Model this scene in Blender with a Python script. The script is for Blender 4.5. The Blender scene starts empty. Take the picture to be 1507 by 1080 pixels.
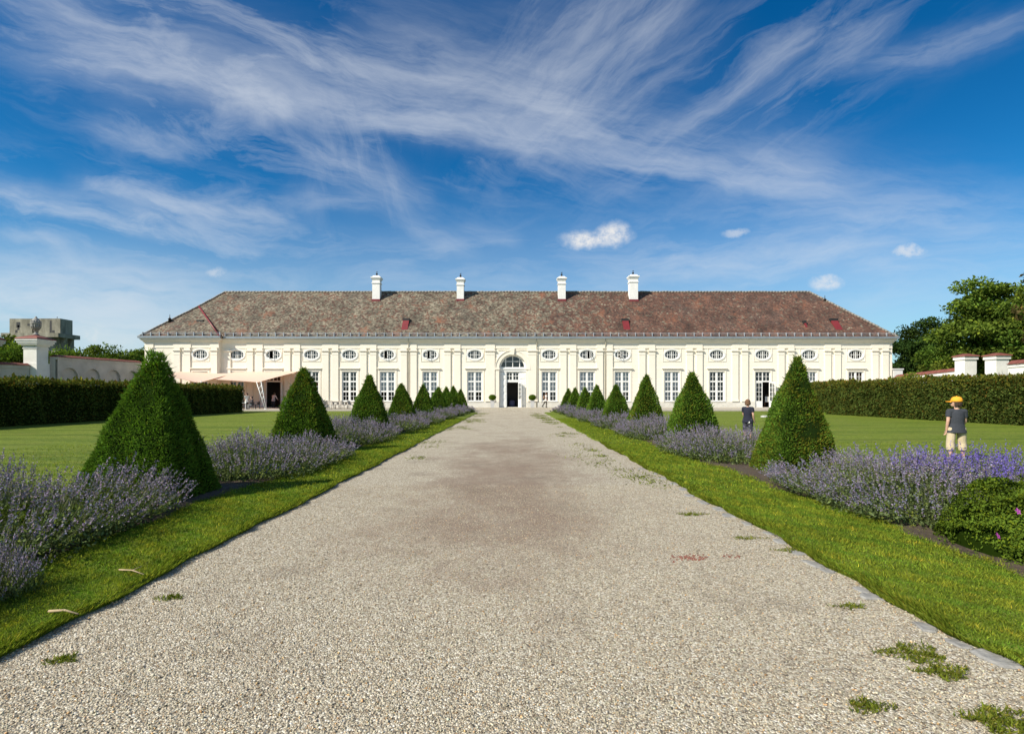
import bpy, bmesh, math, random
import numpy as np
from mathutils import Vector, Matrix
from mathutils.geometry import tessellate_polygon

rng = np.random.default_rng(7)
random.seed(7)
PI = math.pi
scene = bpy.context.scene
COL = scene.collection
R = math.radians

# ------------------------------------------------------------------ camera
CAM_H, FPX, CX, HY = 1.5, 770.0, 753.5, 582.0
cam_d = bpy.data.cameras.new('camera')
cam = bpy.data.objects.new('camera', cam_d); COL.objects.link(cam)
cam.location = (0, 0, CAM_H); cam.rotation_euler = (PI/2, 0, 0)
cam_d.sensor_width = 36; cam_d.lens = FPX/1507*36
cam_d.shift_y = (HY-540)/1507
cam_d.clip_end = 5000; cam_d.clip_start = 0.05
scene.camera = cam

def gx(px, Z): return (px-CX)*Z/FPX
def gz(py, Z): return CAM_H+(HY-py)*Z/FPX

# ------------------------------------------------------------------ node helpers
class NT:
    def __init__(s, tree): s.t = tree; s.n = tree.nodes; s.l = tree.links
    def new(s, typ, **kw):
        n = s.n.new(typ)
        for k, v in kw.items(): setattr(n, k, v)
        return n
    def put(s, inp, v):
        if v is None: return
        if isinstance(v, bpy.types.NodeSocket): s.l.new(v, inp)
        else: inp.default_value = v
    def m(s, op, a, b=None, c=None, clamp=False):
        n = s.new('ShaderNodeMath', operation=op); n.use_clamp = clamp
        for i, v in enumerate((a, b, c)):
            if v is not None: s.put(n.inputs[i], v)
        return n.outputs[0]
    def v(s, op, a, b=None):
        n = s.new('ShaderNodeVectorMath', operation=op)
        s.put(n.inputs[0], a)
        if b is not None: s.put(n.inputs['Scale' if op == 'SCALE' else 1], b)
        return n.outputs['Value'] if op in ('DOT_PRODUCT', 'LENGTH') else n.outputs[0]
    def xyz(s, x, y, z):
        n = s.new('ShaderNodeCombineXYZ')
        for i, v in enumerate((x, y, z)): s.put(n.inputs[i], v)
        return n.outputs[0]
    def sep(s, v):
        n = s.new('ShaderNodeSeparateXYZ'); s.put(n.inputs[0], v); return n.outputs
    def noise(s, vec, scale=5, detail=4, rough=.55, dist=0, dim='3D', out='Fac'):
        n = s.new('ShaderNodeTexNoise', noise_dimensions=dim)
        s.put(n.inputs['Vector'], vec)
        n.inputs['Scale'].default_value = scale; n.inputs['Detail'].default_value = detail
        n.inputs['Roughness'].default_value = rough; n.inputs['Distortion'].default_value = dist
        return n.outputs[out]
    def ss(s, x, a, b, lo=0, hi=1, kind='SMOOTHSTEP'):
        n = s.new('ShaderNodeMapRange', interpolation_type=kind)
        s.put(n.inputs[0], x)
        for i, v in enumerate((a, b, lo, hi)): s.put(n.inputs[i+1], v)
        return n.outputs[0]
    def mix(s, f, a, b, blend='MIX'):
        n = s.new('ShaderNodeMix', data_type='RGBA', blend_type=blend)
        s.put(n.inputs[0], f)
        for i, v in ((6, a), (7, b)):
            if isinstance(v, tuple) and len(v) == 3: v = (*v, 1)
            s.put(n.inputs[i], v)
        return n.outputs[2]
    def ramp(s, fac, stops, interp='LINEAR'):
        n = s.new('ShaderNodeValToRGB'); s.put(n.inputs[0], fac)
        n.color_ramp.interpolation = interp
        e = n.color_ramp.elements
        while len(e) < len(stops): e.new(0.5)
        for el, (p, c) in zip(e, stops): el.position = p; el.color = (*c, 1)
        return n.outputs[0]
    def obj(s): return s.new('ShaderNodeTexCoord').outputs['Object']
    def pos(s): return s.new('ShaderNodeNewGeometry').outputs['Position']
    def bump(s, h, strength=.5, dist=.02):
        n = s.new('ShaderNodeBump'); s.put(n.inputs['Height'], h)
        n.inputs['Strength'].default_value = strength; n.inputs['Distance'].default_value = dist
        return n.outputs[0]

def newmat(name):
    m = bpy.data.materials.new(name); m.use_nodes = True
    nt = NT(m.node_tree)
    return m, nt, m.node_tree.nodes['Principled BSDF'], m.node_tree.nodes['Material Output']

def simple(name, col, rough=.6, var=.15, scale=3.0, metal=0, bump=0, bscale=40, spec=.5):
    m, nt, b, o = newmat(name)
    p = nt.pos()
    n = nt.noise(p, scale, 6, .65)
    f = nt.ss(n, .25, .75, 1-var, 1+var*.6, 'LINEAR')
    c = nt.v('SCALE', nt.xyz(*col), f)
    nt.put(b.inputs['Base Color'], c)
    b.inputs['Roughness'].default_value = rough; b.inputs['Metallic'].default_value = metal
    b.inputs['Specular IOR Level'].default_value = spec
    if bump: nt.put(b.inputs['Normal'], nt.bump(nt.noise(p, bscale, 4), bump, .02))
    return m

def leafmat(name, col, trans=.25, rough=.55, spec=.25):
    """foliage: colour times the per-leaf tint attribute, some light passing through"""
    m, nt, b, o = newmat(name)
    a = nt.new('ShaderNodeAttribute', attribute_name='tint').outputs['Color']
    c = nt.mix(1.0, (*col, 1), a, 'MULTIPLY')
    nt.n.remove(b); b = nt.new('ShaderNodeBsdfDiffuse'); nt.put(b.inputs['Color'], c)
    t = nt.new('ShaderNodeBsdfTranslucent'); nt.put(t.inputs['Color'], nt.v('MULTIPLY', c, (1.1, 1.25, .6)))
    mx = nt.new('ShaderNodeMixShader'); mx.inputs[0].default_value = trans
    nt.l.new(b.outputs[0], mx.inputs[1]); nt.l.new(t.outputs[0], mx.inputs[2])
    nt.l.new(mx.outputs[0], o.inputs['Surface'])
    return m

# ------------------------------------------------------------------ mesh helpers
def tag(o, label=None, cat=None, group=None, kind=None):
    if label: o['label'] = label
    if cat: o['category'] = cat
    if group: o['group'] = group
    if kind: o['kind'] = kind
    return o
def empty(name, loc=(0, 0, 0), rz=0, parent=None):
    o = bpy.data.objects.new(name, None); COL.objects.link(o)
    o.location = loc; o.rotation_euler = (0, 0, rz); o.empty_display_size = .2
    if parent: o.parent = parent
    return o
def link(name, me, parent=None, loc=(0, 0, 0), rz=0):
    o = bpy.data.objects.new(name, me); COL.objects.link(o)
    o.location = loc; o.rotation_euler = (0, 0, rz)
    if parent: o.parent = parent
    return o
def copy_tree(o, parent=None):
    c = o.copy(); COL.objects.link(c); c.parent = parent
    for ch in list(o.children): copy_tree(ch, c)
    return c

class MB:
    def __init__(s): s.v = []; s.f = []; s.mi = []; s.sm = []
    def add(s, vs, fs, mi=0, smooth=False):
        k = len(s.v); s.v += [tuple(p) for p in vs]
        for f in fs: s.f.append([i+k for i in f]); s.mi.append(mi); s.sm.append(smooth)
        return s
    def box(s, x0, x1, y0, y1, z0, z1, mi=0):
        vs = [(x, y, z) for z in (z0, z1) for y in (y0, y1) for x in (x0, x1)]
        return s.add(vs, [(0, 2, 3, 1), (4, 5, 7, 6), (0, 1, 5, 4), (2, 6, 7, 3), (0, 4, 6, 2), (1, 3, 7, 5)], mi)
    def frustum(s, c, z0, z1, hx0, hy0, hx1, hy1, mi=0):
        x, y = c
        vs = [(x+a*hx0, y+b*hy0, z0) for b in (-1, 1) for a in (-1, 1)]+[(x+a*hx1, y+b*hy1, z1) for b in (-1, 1) for a in (-1, 1)]
        return s.add(vs, [(0, 2, 3, 1), (4, 5, 7, 6), (0, 1, 5, 4), (2, 6, 7, 3), (0, 4, 6, 2), (1, 3, 7, 5)], mi)
    def lathe(s, prof, n=20, c=(0, 0, 0), mi=0, sx=1, sy=1, smooth=True):
        vs = []; fs = []
        for r, z in prof:
            for k in range(n):
                a = 2*PI*k/n; vs.append((c[0]+r*math.cos(a)*sx, c[1]+r*math.sin(a)*sy, c[2]+z))
        for i in range(len(prof)-1):
            for k in range(n):
                k2 = (k+1) % n; fs.append((i*n+k, i*n+k2, (i+1)*n+k2, (i+1)*n+k))
        fs.append(tuple(range(n-1, -1, -1))); fs.append(tuple((len(prof)-1)*n+k for k in range(n)))
        return s.add(vs, fs, mi, smooth)
    def tube(s, pts, rad, n=8, mi=0, smooth=True, flat=(1, 1), ref=None):
        pts = [Vector(p) for p in pts]; vs = []; fs = []
        if not hasattr(rad, '__len__'): rad = [rad]*len(pts)
        up = Vector(ref) if ref else None
        for i, p in enumerate(pts):
            d = (pts[min(i+1, len(pts)-1)]-pts[max(i-1, 0)]).normalized()
            if up is None: up = Vector((1, 0, 0)) if abs(d.x) < .8 else Vector((0, 1, 0))
            a = (up-d*up.dot(d)).normalized(); b = d.cross(a)
            for k in range(n):
                t = 2*PI*k/n; vs.append(p+(a*math.cos(t)*flat[0]+b*math.sin(t)*flat[1])*rad[i])
        for i in range(len(pts)-1):
            for k in range(n):
                k2 = (k+1) % n; fs.append((i*n+k, i*n+k2, (i+1)*n+k2, (i+1)*n+k))
        fs.append(tuple(range(n-1, -1, -1))); fs.append(tuple((len(pts)-1)*n+k for k in range(n)))
        return s.add(vs, fs, mi, smooth)
    def ball(s, c, r, n=12, m=8, mi=0):
        rx, ry, rz = r if hasattr(r, '__len__') else (r, r, r)
        prof = [(max(1e-4, math.sin(PI*i/m)), -math.cos(PI*i/m)) for i in range(m+1)]
        vs = []; fs = []
        for q, z in prof:
            for k in range(n):
                a = 2*PI*k/n; vs.append((c[0]+q*rx*math.cos(a), c[1]+q*ry*math.sin(a), c[2]+z*rz))
        for i in range(m):
            for k in range(n):
                k2 = (k+1) % n; fs.append((i*n+k, i*n+k2, (i+1)*n+k2, (i+1)*n+k))
        return s.add(vs, fs, mi, True)
    def ring_xz(s, outer, inner, y0, y1, mi=0, closed=True):
        """flat ring between two outlines (lists of (x, z), same length) with thickness along y"""
        n = len(outer); vs = []
        for y in (y0, y1):
            vs += [(x, y, z) for x, z in outer]+[(x, y, z) for x, z in inner]
        fs = []
        rngk = range(n) if closed else range(n-1)
        for k in rngk:
            j = (k+1) % n
            fs += [(k, j, n+j, n+k), (2*n+k, 3*n+k, 3*n+j, 2*n+j), (k, 2*n+k, 2*n+j, j), (n+k, n+j, 3*n+j, 3*n+k)]
        if not closed:
            fs += [(0, n, 3*n, 2*n), (n-1, 3*n-1, 4*n-1, 2*n-1)]
        return s.add(vs, fs, mi)
    def mesh(s, name, mats, recalc=True, bevel=0):
        me = bpy.data.meshes.new(name)
        me.from_pydata(s.v, [], s.f)
        for m in (mats if isinstance(mats, (list, tuple)) else [mats]): me.materials.append(m)
        me.polygons.foreach_set('material_index', s.mi); me.polygons.foreach_set('use_smooth', s.sm)
        if recalc:
            bm = bmesh.new(); bm.from_mesh(me)
            if bevel: bmesh.ops.bevel(bm, geom=bm.edges[:], offset=bevel, segments=1, affect='EDGES', clamp_overlap=True)
            bmesh.ops.recalc_face_normals(bm, faces=bm.faces[:]); bm.to_mesh(me); bm.free()
        me.update(); return me
    def build(s, name, mats, parent=None, loc=(0, 0, 0), rz=0, bevel=0):
        return link(name, s.mesh(name, mats, bevel=bevel), parent, loc, rz)

def npmesh(name, verts, quads, mats, tint=None, mi=None, smooth=False):
    me = bpy.data.meshes.new(name)
    nv, nf = len(verts), len(quads); k = quads.shape[1]
    me.vertices.add(nv); me.vertices.foreach_set('co', np.ascontiguousarray(verts, np.float32).ravel())
    me.loops.add(nf*k); me.loops.foreach_set('vertex_index', np.ascontiguousarray(quads, np.int32).ravel())
    me.polygons.add(nf); me.polygons.foreach_set('loop_start', np.arange(0, nf*k, k, dtype=np.int32))
    me.polygons.foreach_set('loop_total', np.full(nf, k, np.int32))
    for m in (mats if isinstance(mats, (list, tuple)) else [mats]): me.materials.append(m)
    if mi is not None: me.polygons.foreach_set('material_index', np.ascontiguousarray(mi, np.int32))
    if smooth: me.polygons.foreach_set('use_smooth', np.ones(nf, bool))
    if tint is not None:
        at = me.attributes.new('tint', 'FLOAT_COLOR', 'POINT')
        t4 = np.ones((nv, 4), np.float32); t4[:, :3] = tint
        at.data.foreach_set('color', t4.ravel())
    me.update(calc_edges=True); me.validate()
    return me

def unit(a): return a/np.maximum(np.linalg.norm(a, axis=-1, keepdims=True), 1e-9)
def rv(n): return unit(rng.normal(size=(n, 3)))

class Cards:
    """many leaf shaped faces gathered into one mesh"""
    def __init__(s): s.V = []; s.T = []; s.M = []
    def add(s, pos, axis, L, W, tint, mi=0, side=None, wid=.5):
        n = len(pos); axis = unit(axis)
        if side is None: side = np.cross(axis, rv(n))
        side = unit(side-axis*np.sum(side*axis, 1, keepdims=True))
        L = np.broadcast_to(np.asarray(L, float), (n,))[:, None]; W = np.broadcast_to(np.asarray(W, float), (n,))[:, None]
        mid = pos+axis*L*wid
        q = np.stack([pos, mid+side*W*.5, pos+axis*L, mid-side*W*.5], 1)
        s.V.append(q.reshape(-1, 3))
        tint = np.broadcast_to(np.asarray(tint, float), (n, 3))
        s.T.append(np.repeat(tint, 4, 0)); s.M.append(np.full(n, mi))
    def core(s, verts, quads, tint, mi=0):   # closed inner body, quads only
        s.V.append(verts[quads].reshape(-1, 3)); s.T.append(np.broadcast_to(np.asarray(tint, float), (quads.size, 3)))
        s.M.append(np.full(len(quads), mi))
    def mesh(s, name, mats):
        V = np.concatenate(s.V); T = np.concatenate(s.T); M = np.concatenate(s.M)
        return npmesh(name, V, np.arange(len(V)).reshape(-1, 4), mats, T, M)

def grid_quads(nu, nv, wrap_u=False):
    q = []
    for j in range(nv-1):
        for i in range(nu if wrap_u else nu-1):
            i2 = (i+1) % nu; q.append((j*nu+i, j*nu+i2, (j+1)*nu+i2, (j+1)*nu+i))
    return np.array(q)

def vnoise(p, seed=0, f=1.0):
    """cheap smooth noise from a few sines, about -1..1"""
    r = np.random.default_rng(seed); o = np.zeros(len(p)); a = 1.0; tot = 0
    for k in range(5):
        d = r.normal(size=(p.shape[1],)); d /= np.linalg.norm(d)
        o += a*np.sin(p@d*f*(1.0+.8*k)+r.uniform(0, 6.28)); tot += a*.6; a *= .85
    return o/tot
# ------------------------------------------------------------------ light, sky
SUN_AZ, SUN_EL = R(57), R(40)          # azimuth measured from straight behind the camera towards the left
sdir = Vector((-math.sin(SUN_AZ)*math.cos(SUN_EL), -math.cos(SUN_AZ)*math.cos(SUN_EL), math.sin(SUN_EL)))
sun_d = bpy.data.lights.new('sun', 'SUN'); sun_d.energy = 5.0; sun_d.angle = R(.5); sun_d.color = (1, .92, .78)
sun = bpy.data.objects.new('sun', sun_d); COL.objects.link(sun)
sun.rotation_euler = sdir.to_track_quat('Z', 'Y').to_euler(); sun.location = sdir*80

world = bpy.data.worlds.new('World'); scene.world = world; world.use_nodes = True
w = NT(world.node_tree); bg = world.node_tree.nodes['Background']
sky = w.new('ShaderNodeTexSky', sky_type='NISHITA'); sky.sun_disc = False
sky.sun_elevation = SUN_EL; sky.sun_rotation = math.atan2(sdir.x, sdir.y)
sky.air_density = 1.0; sky.dust_density = .35; sky.ozone_density = 2.2
SKY_S = .08
d = w.new('ShaderNodeTexCoord').outputs['Generated']
dx, dy, dz = w.sep(d)
ady = w.m('MAXIMUM', w.m('ABSOLUTE', dy), .08)
u = w.m('DIVIDE', dx, ady); vv = w.m('DIVIDE', dz, ady)
front = w.ss(dy, .02, .2)
uv = w.xyz(u, vv, 0.0)
wrp = w.v('SUBTRACT', w.noise(uv, 2.2, 5, .55, out='Color'), (.5, .5, .5))
uvw = w.v('ADD', uv, w.v('SCALE', wrp, .11))
fine = w.v('SUBTRACT', w.noise(uv, 9, 5, .6, out='Color'), (.5, .5, .5))
uvw = w.v('ADD', uvw, w.v('SCALE', fine, .025))
def cloud_pt(x, y): return ((x-CX)/FPX, (HY-y)/FPX, 0)
dens = None
def acc(x):
    global dens
    dens = x if dens is None else w.m('ADD', dens, x)
# streaks of cirrus: start, end, spread above, spread below, weight, streak stretch (along, across)
CIRRUS = [
 (60, 70, 470, 185, 85, 26, .62, 2.2, 8), (330, 150, 900, 245, 80, 17, .95, 2.4, 7), (800, 222, 1275, 305, 62, 13, .95, 2.2, 9),
 (1000, 292, 1520, 322, 60, 36, .50, 2.5, 9), (740, 215, 1040, -30, 95, 60, .62, 1.8, 8), (990, 200, 1190, 50, 20, 18, .62, 2.0, 14),
 (1090, 165, 1330, 10, 22, 20, .34, 2.0, 12), (1230, 110, 1560, 20, 20, 24, .55, 2.0, 12), (-60, 280, 300, 347, 28, 11, .95, 2.2, 12),
 (110, 268, 450, 334, 16, 11, .95, 2.4, 14), (440, 215, 620, 312, 40, 26, .55, 2.5, 9), (-150, 420, 300, 500, 75, 70, .95, 1.8, 8),
 (-60, 40, 420, 150, 90, 60, .55, 1.6, 7), (860, 402, 1330, 372, 30, 20, .62, 2.4, 10), (1180, 420, 1600, 380, 75, 60, .50, 1.8, 7),
 (140, 185, 270, 225, 26, 18, .5, 3, 10), (600, 335, 680, 365, 16, 12, .55, 3, 10), (690, 340, 750, 352, 14, 10, .55, 3, 10),
 (330, 130, 420, 190, 26, 10, .9, 3, 10), (20, 345, 90, 362, 12, 10, .7, 3, 10), (500, 60, 900, 150, 90, 60, .45, 1.5, 6),
 (1180, 375, 1330, 360, 10, 8, .6, 3, 12), (440, 300, 560, 310, 16, 12, .6, 3, 10), (100, 500, 700, 470, 40, 40, .35, 2, 7)]
for (x0, y0, x1, y1, su, sd, wt, fa, fc) in CIRRUS:
    A = Vector(cloud_pt(x0, y0)); B = Vector(cloud_pt(x1, y1)); dv = B-A; ln = dv.length; dv /= ln
    nv = Vector((-dv.y, dv.x, 0))
    if nv.y < 0: nv = -nv
    q = w.v('SUBTRACT', uvw, tuple(A))
    t = w.v('DOT_PRODUCT', q, tuple(dv)); dd = w.v('DOT_PRODUCT', q, tuple(nv))
    win = w.m('MULTIPLY', w.ss(t, -.06, .3*ln), w.ss(t, ln+.04, ln*.72))
    sig = w.ss(dd, -.001, .001, sd/FPX, su/FPX, 'LINEAR')
    pr = w.m('POWER', w.m('DIVIDE', dd, sig), 2.0) if False else w.m('MULTIPLY', w.m('DIVIDE', dd, sig), w.m('DIVIDE', dd, sig))
    pr = w.m('EXPONENT', w.m('MULTIPLY', pr, -1.0))
    nz = w.noise(w.xyz(w.m('MULTIPLY', t, fa*1.3), w.m('MULTIPLY', dd, fc*1.7), x0*.37+y0*.11), 1.6, 8, .66, .5)
    nz = w.ss(nz, .30, .76, .10, .95, 'LINEAR')
    acc(w.m('MULTIPLY', w.m('MULTIPLY', win, pr), w.m('MULTIPLY', nz, wt*.92)))
def field(ang, fa, fc, seed, cx, cy, rx, ry, wt, lo=.47, hi=.80):
    ca, sa = math.cos(ang), math.sin(ang); c = cloud_pt(cx, cy)
    q = w.v('SUBTRACT', uvw, c)
    a = w.v('DOT_PRODUCT', q, (ca, sa, 0)); b = w.v('DOT_PRODUCT', q, (-sa, ca, 0))
    msk = w.ss(w.v('LENGTH', w.xyz(w.m('MULTIPLY', a, FPX/rx), w.m('MULTIPLY', b, FPX/ry), 0.0)), 1.0, .15)
    n = w.noise(w.xyz(w.m('MULTIPLY', a, fa), w.m('MULTIPLY', b, fc), seed), 1.5, 8, .66, .5)
    acc(w.m('MULTIPLY', w.m('MULTIPLY', w.ss(n, lo, hi, 0, 1, 'LINEAR'), msk), wt))
field(R(-18), 2.2, 9, 3.1, 330, 110, 620, 230, .85)
field(R(-12), 2.4, 11, 7.7, 720, 180, 480, 150, .62)
field(R(33), 2.0, 11, 11.3, 1130, 110, 480, 190, .42, .46)
field(R(-10), 2.6, 10, 5.9, 230, 320, 480, 120, .80)
field(R(6), 2.4, 12, 9.1, 1180, 370, 620, 120, .50)
field(R(50), 2.0, 9, 2.3, 860, 60, 330, 190, .42)
field(R(-75), 1.5, 5, 4.4, 530, 250, 190, 130, .50)
field(R(-3), 2.2, 9, 8.4, 120, 450, 420, 110, .95, .34, .7)
field(R(4), 2.2, 12, 1.4, 760, 390, 800, 90, .45)
cir = w.m('MULTIPLY', w.m('SUBTRACT', 1.0, w.m('EXPONENT', w.m('MULTIPLY', dens, -.95))), .82)
# small cumulus
puff = None
ptex = w.ss(w.noise(uv, 60, 6, .65), .3, .62, .45, 1.0)
pn = w.v('SUBTRACT', w.noise(uv, 26, 6, .6, out='Color'), (.5, .5, .5))
uvp = w.v('ADD', uv, w.v('SCALE', pn, .05))
uvq = w.v('ADD', uv, w.v('SCALE', pn, .032))
for (x, y, rx, ry, wt) in [(866, 353, 36, 13, .95), (898, 346, 30, 17, .95), (1216, 417, 24, 11, .7), (1338, 370, 28, 10, .65), (1084, 343, 20, 7, .5), (318, 403, 16, 9, .5),
                           (136, 492, 30, 20, .6), (175, 505, 45, 12, .5)]:
    c = cloud_pt(x, y)
    q = w.v('MULTIPLY', w.v('SUBTRACT', uvq if rx < 40 else uvp, c), (FPX/rx, FPX/ry, 0))
    e = w.m('MULTIPLY', w.ss(w.v('LENGTH', q), 1.5, .25), w.m('MULTIPLY', ptex, wt))
    puff = e if puff is None else w.m('MAXIMUM', puff, e)
veil = w.ss(vv, .44, 0.0, 0, .64)          # thin milky air towards the horizon
den = w.m('MULTIPLY', w.m('MAXIMUM', cir, puff), front)
den = w.m('MAXIMUM', den, w.m('MULTIPLY', w.noise(w.xyz(dx, dy, w.m('MULTIPLY', dz, 2.0)), 2.3, 6, .6), w.ss(dy, .2, -.1, 0, .5)))
hs = w.new('ShaderNodeHueSaturation'); hs.inputs['Saturation'].default_value = 1.45; hs.inputs['Value'].default_value = 1.0
w.put(hs.inputs['Color'], sky.outputs[0])
skyc = w.v('MULTIPLY', hs.outputs[0], (.50, 1.10, 1.20))
gain = w.ss(vv, 0, .75, 1.0, .80)
skyc = w.v('SCALE', skyc, gain)
skyc = w.mix(veil, skyc, (4.9, 5.8, 6.8))
ccol = w.mix(puff, (6.9, 7.3, 7.8), (7.9, 7.8, 7.7))
skyc = w.mix(den, skyc, ccol)
w.put(bg.inputs['Color'], skyc); bg.inputs['Strength'].default_value = SKY_S
world.cycles.sampling_method = 'MANUAL'; world.cycles.sample_map_resolution = 512
scene.view_settings.view_transform = 'Standard'; scene.view_settings.look = 'None'
scene.view_settings.gamma = 1; scene.view_settings.exposure = 0.45
scene.cycles.max_bounces = 6; scene.cycles.transparent_max_bounces = 12; scene.cycles.caustics_reflective = False
scene.cycles.caustics_refractive = False; scene.cycles.use_denoising = True

# ------------------------------------------------------------------ materials
M = {}
def mk_wall():
    m, nt, b, o = newmat('cream stucco')
    p = nt.pos(); x, y, z = nt.sep(p)
    n = nt.noise(p, .35, 6, .6); n2 = nt.noise(nt.v('MULTIPLY', p, (1, 1, .25)), 1.4, 5, .6)
    c = nt.mix(nt.ss(n, .3, .7), (.84, .775, .655), (.87, .812, .70))
    c = nt.mix(nt.ss(n2, .50, .8, 0, .26), c, (.62, .55, .42))
    j = nt.m('PINGPONG', nt.m('SUBTRACT', z, .12), .22)            # scored courses of the render, 0.4 m apart
    j = nt.ss(j, .016, .004)
    c = nt.mix(nt.m('MULTIPLY', j, .16), c, (.55, .48, .36))
    nt.put(b.inputs['Base Color'], c); b.inputs['Roughness'].default_value = .85
    nt.put(b.inputs['Normal'], nt.bump(nt.m('SUBTRACT', nt.m('MULTIPLY', nt.noise(p, 30, 3), .2), j), .5, .02))
    return m
M['wall'] = mk_wall()
M['trim'] = simple('cream trim', (.84, .78, .67), .8, .06, 1.5)
M['plinth'] = simple('pale limestone plinth', (.66, .64, .58), .85, .2, 1.2, bump=.3, bscale=20)
M['white'] = simple('white paint', (.80, .80, .78), .45, .05, 2)
M['chim'] = simple('whitewashed brick', (.82, .81, .79), .85, .12, 2.5, bump=.3, bscale=12)
M['redmetal'] = simple('red painted sheet metal', (.19, .025, .028), .45, .25, 2)
M['zinc'] = simple('zinc gutter', (.36, .40, .44), .4, .2, 1.2, metal=.4)
M['dark'] = simple('black iron', (.02, .02, .02), .6, .2, 3)
M['interior'] = simple('shade darkened interior plaster', (.10, .09, .08), .9, .2, 1)  # dark colour stands in for the shade of the unlit rooms
M['blind'] = simple('white roller blind', (.84, .86, .88), .9, .04, .6)
M['wood'] = simple('weathered timber', (.22, .13, .07), .7, .3, 4)
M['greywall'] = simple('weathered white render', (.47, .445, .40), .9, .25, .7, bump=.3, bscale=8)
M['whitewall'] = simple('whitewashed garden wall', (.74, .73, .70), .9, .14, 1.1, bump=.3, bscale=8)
M['redtile'] = simple('red coping tiles', (.20, .065, .048), .75, .35, 2.5, bump=.5, bscale=9)
M['stone'] = simple('grey granite', (.27, .265, .25), .85, .45, 14, bump=.7, bscale=30)
M['urn'] = simple('carved grey stone', (.30, .29, .27), .85, .35, 6, bump=.6, bscale=14)
M['rattan'] = simple('pale grey wicker', (.42, .38, .33), .7, .25, 20)
M['steel'] = simple('white powder coated steel', (.78, .78, .76), .35, .04, 2)
M['box'] = simple('grey zinc planter', (.52, .52, .52), .5, .12, 3)
def mk_conc():
    m, nt, b, o = newmat('board marked concrete')
    p = nt.pos(); x, y, z = nt.sep(p)
    n = nt.noise(nt.v('MULTIPLY', p, (1, 1, .3)), .35, 7, .65); n2 = nt.noise(p, .12, 5, .6)
    c = nt.mix(nt.ss(n, .3, .72), (.15, .14, .105), (.36, .34, .265))
    c = nt.mix(nt.ss(n2, .5, .7, 0, .5), c, (.16, .15, .12))
    j = nt.ss(nt.m('PINGPONG', z, 1.0), .07, .02)
    c = nt.mix(nt.m('MULTIPLY', j, .25), c, (.15, .14, .11))
    nt.put(b.inputs['Base Color'], c); b.inputs['Roughness'].default_value = .95
    return m
M['concrete'] = mk_conc()
def mk_glass():
    m, nt, b, o = newmat('window glass')
    b.inputs['Base Color'].default_value = (.012, .014, .016, 1); b.inputs['Roughness'].default_value = .04
    b.inputs['IOR'].default_value = 1.5
    p = nt.pos(); nt.put(b.inputs['Normal'], nt.bump(nt.noise(p, 1.7, 2), .08, .05))
    t = nt.new('ShaderNodeBsdfTransparent'); t.inputs[0].default_value = (.95, .96, .96, 1)
    g = nt.new('ShaderNodeBsdfGlossy'); g.inputs['Roughness'].default_value = .03
    nt.put(g.inputs['Normal'], nt.bump(nt.noise(p, 1.7, 2), .08, .05))
    fr = nt.new('ShaderNodeFresnel'); fr.inputs['IOR'].default_value = 1.6
    mx = nt.new('ShaderNodeMixShader'); nt.put(mx.inputs[0], nt.m('ADD', fr.outputs[0], .03))
    nt.l.new(t.outputs[0], mx.inputs[1]); nt.l.new(g.outputs[0], mx.inputs[2]); nt.l.new(mx.outputs[0], o.inputs['Surface'])
    return m
M['glass'] = mk_glass()
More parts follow.
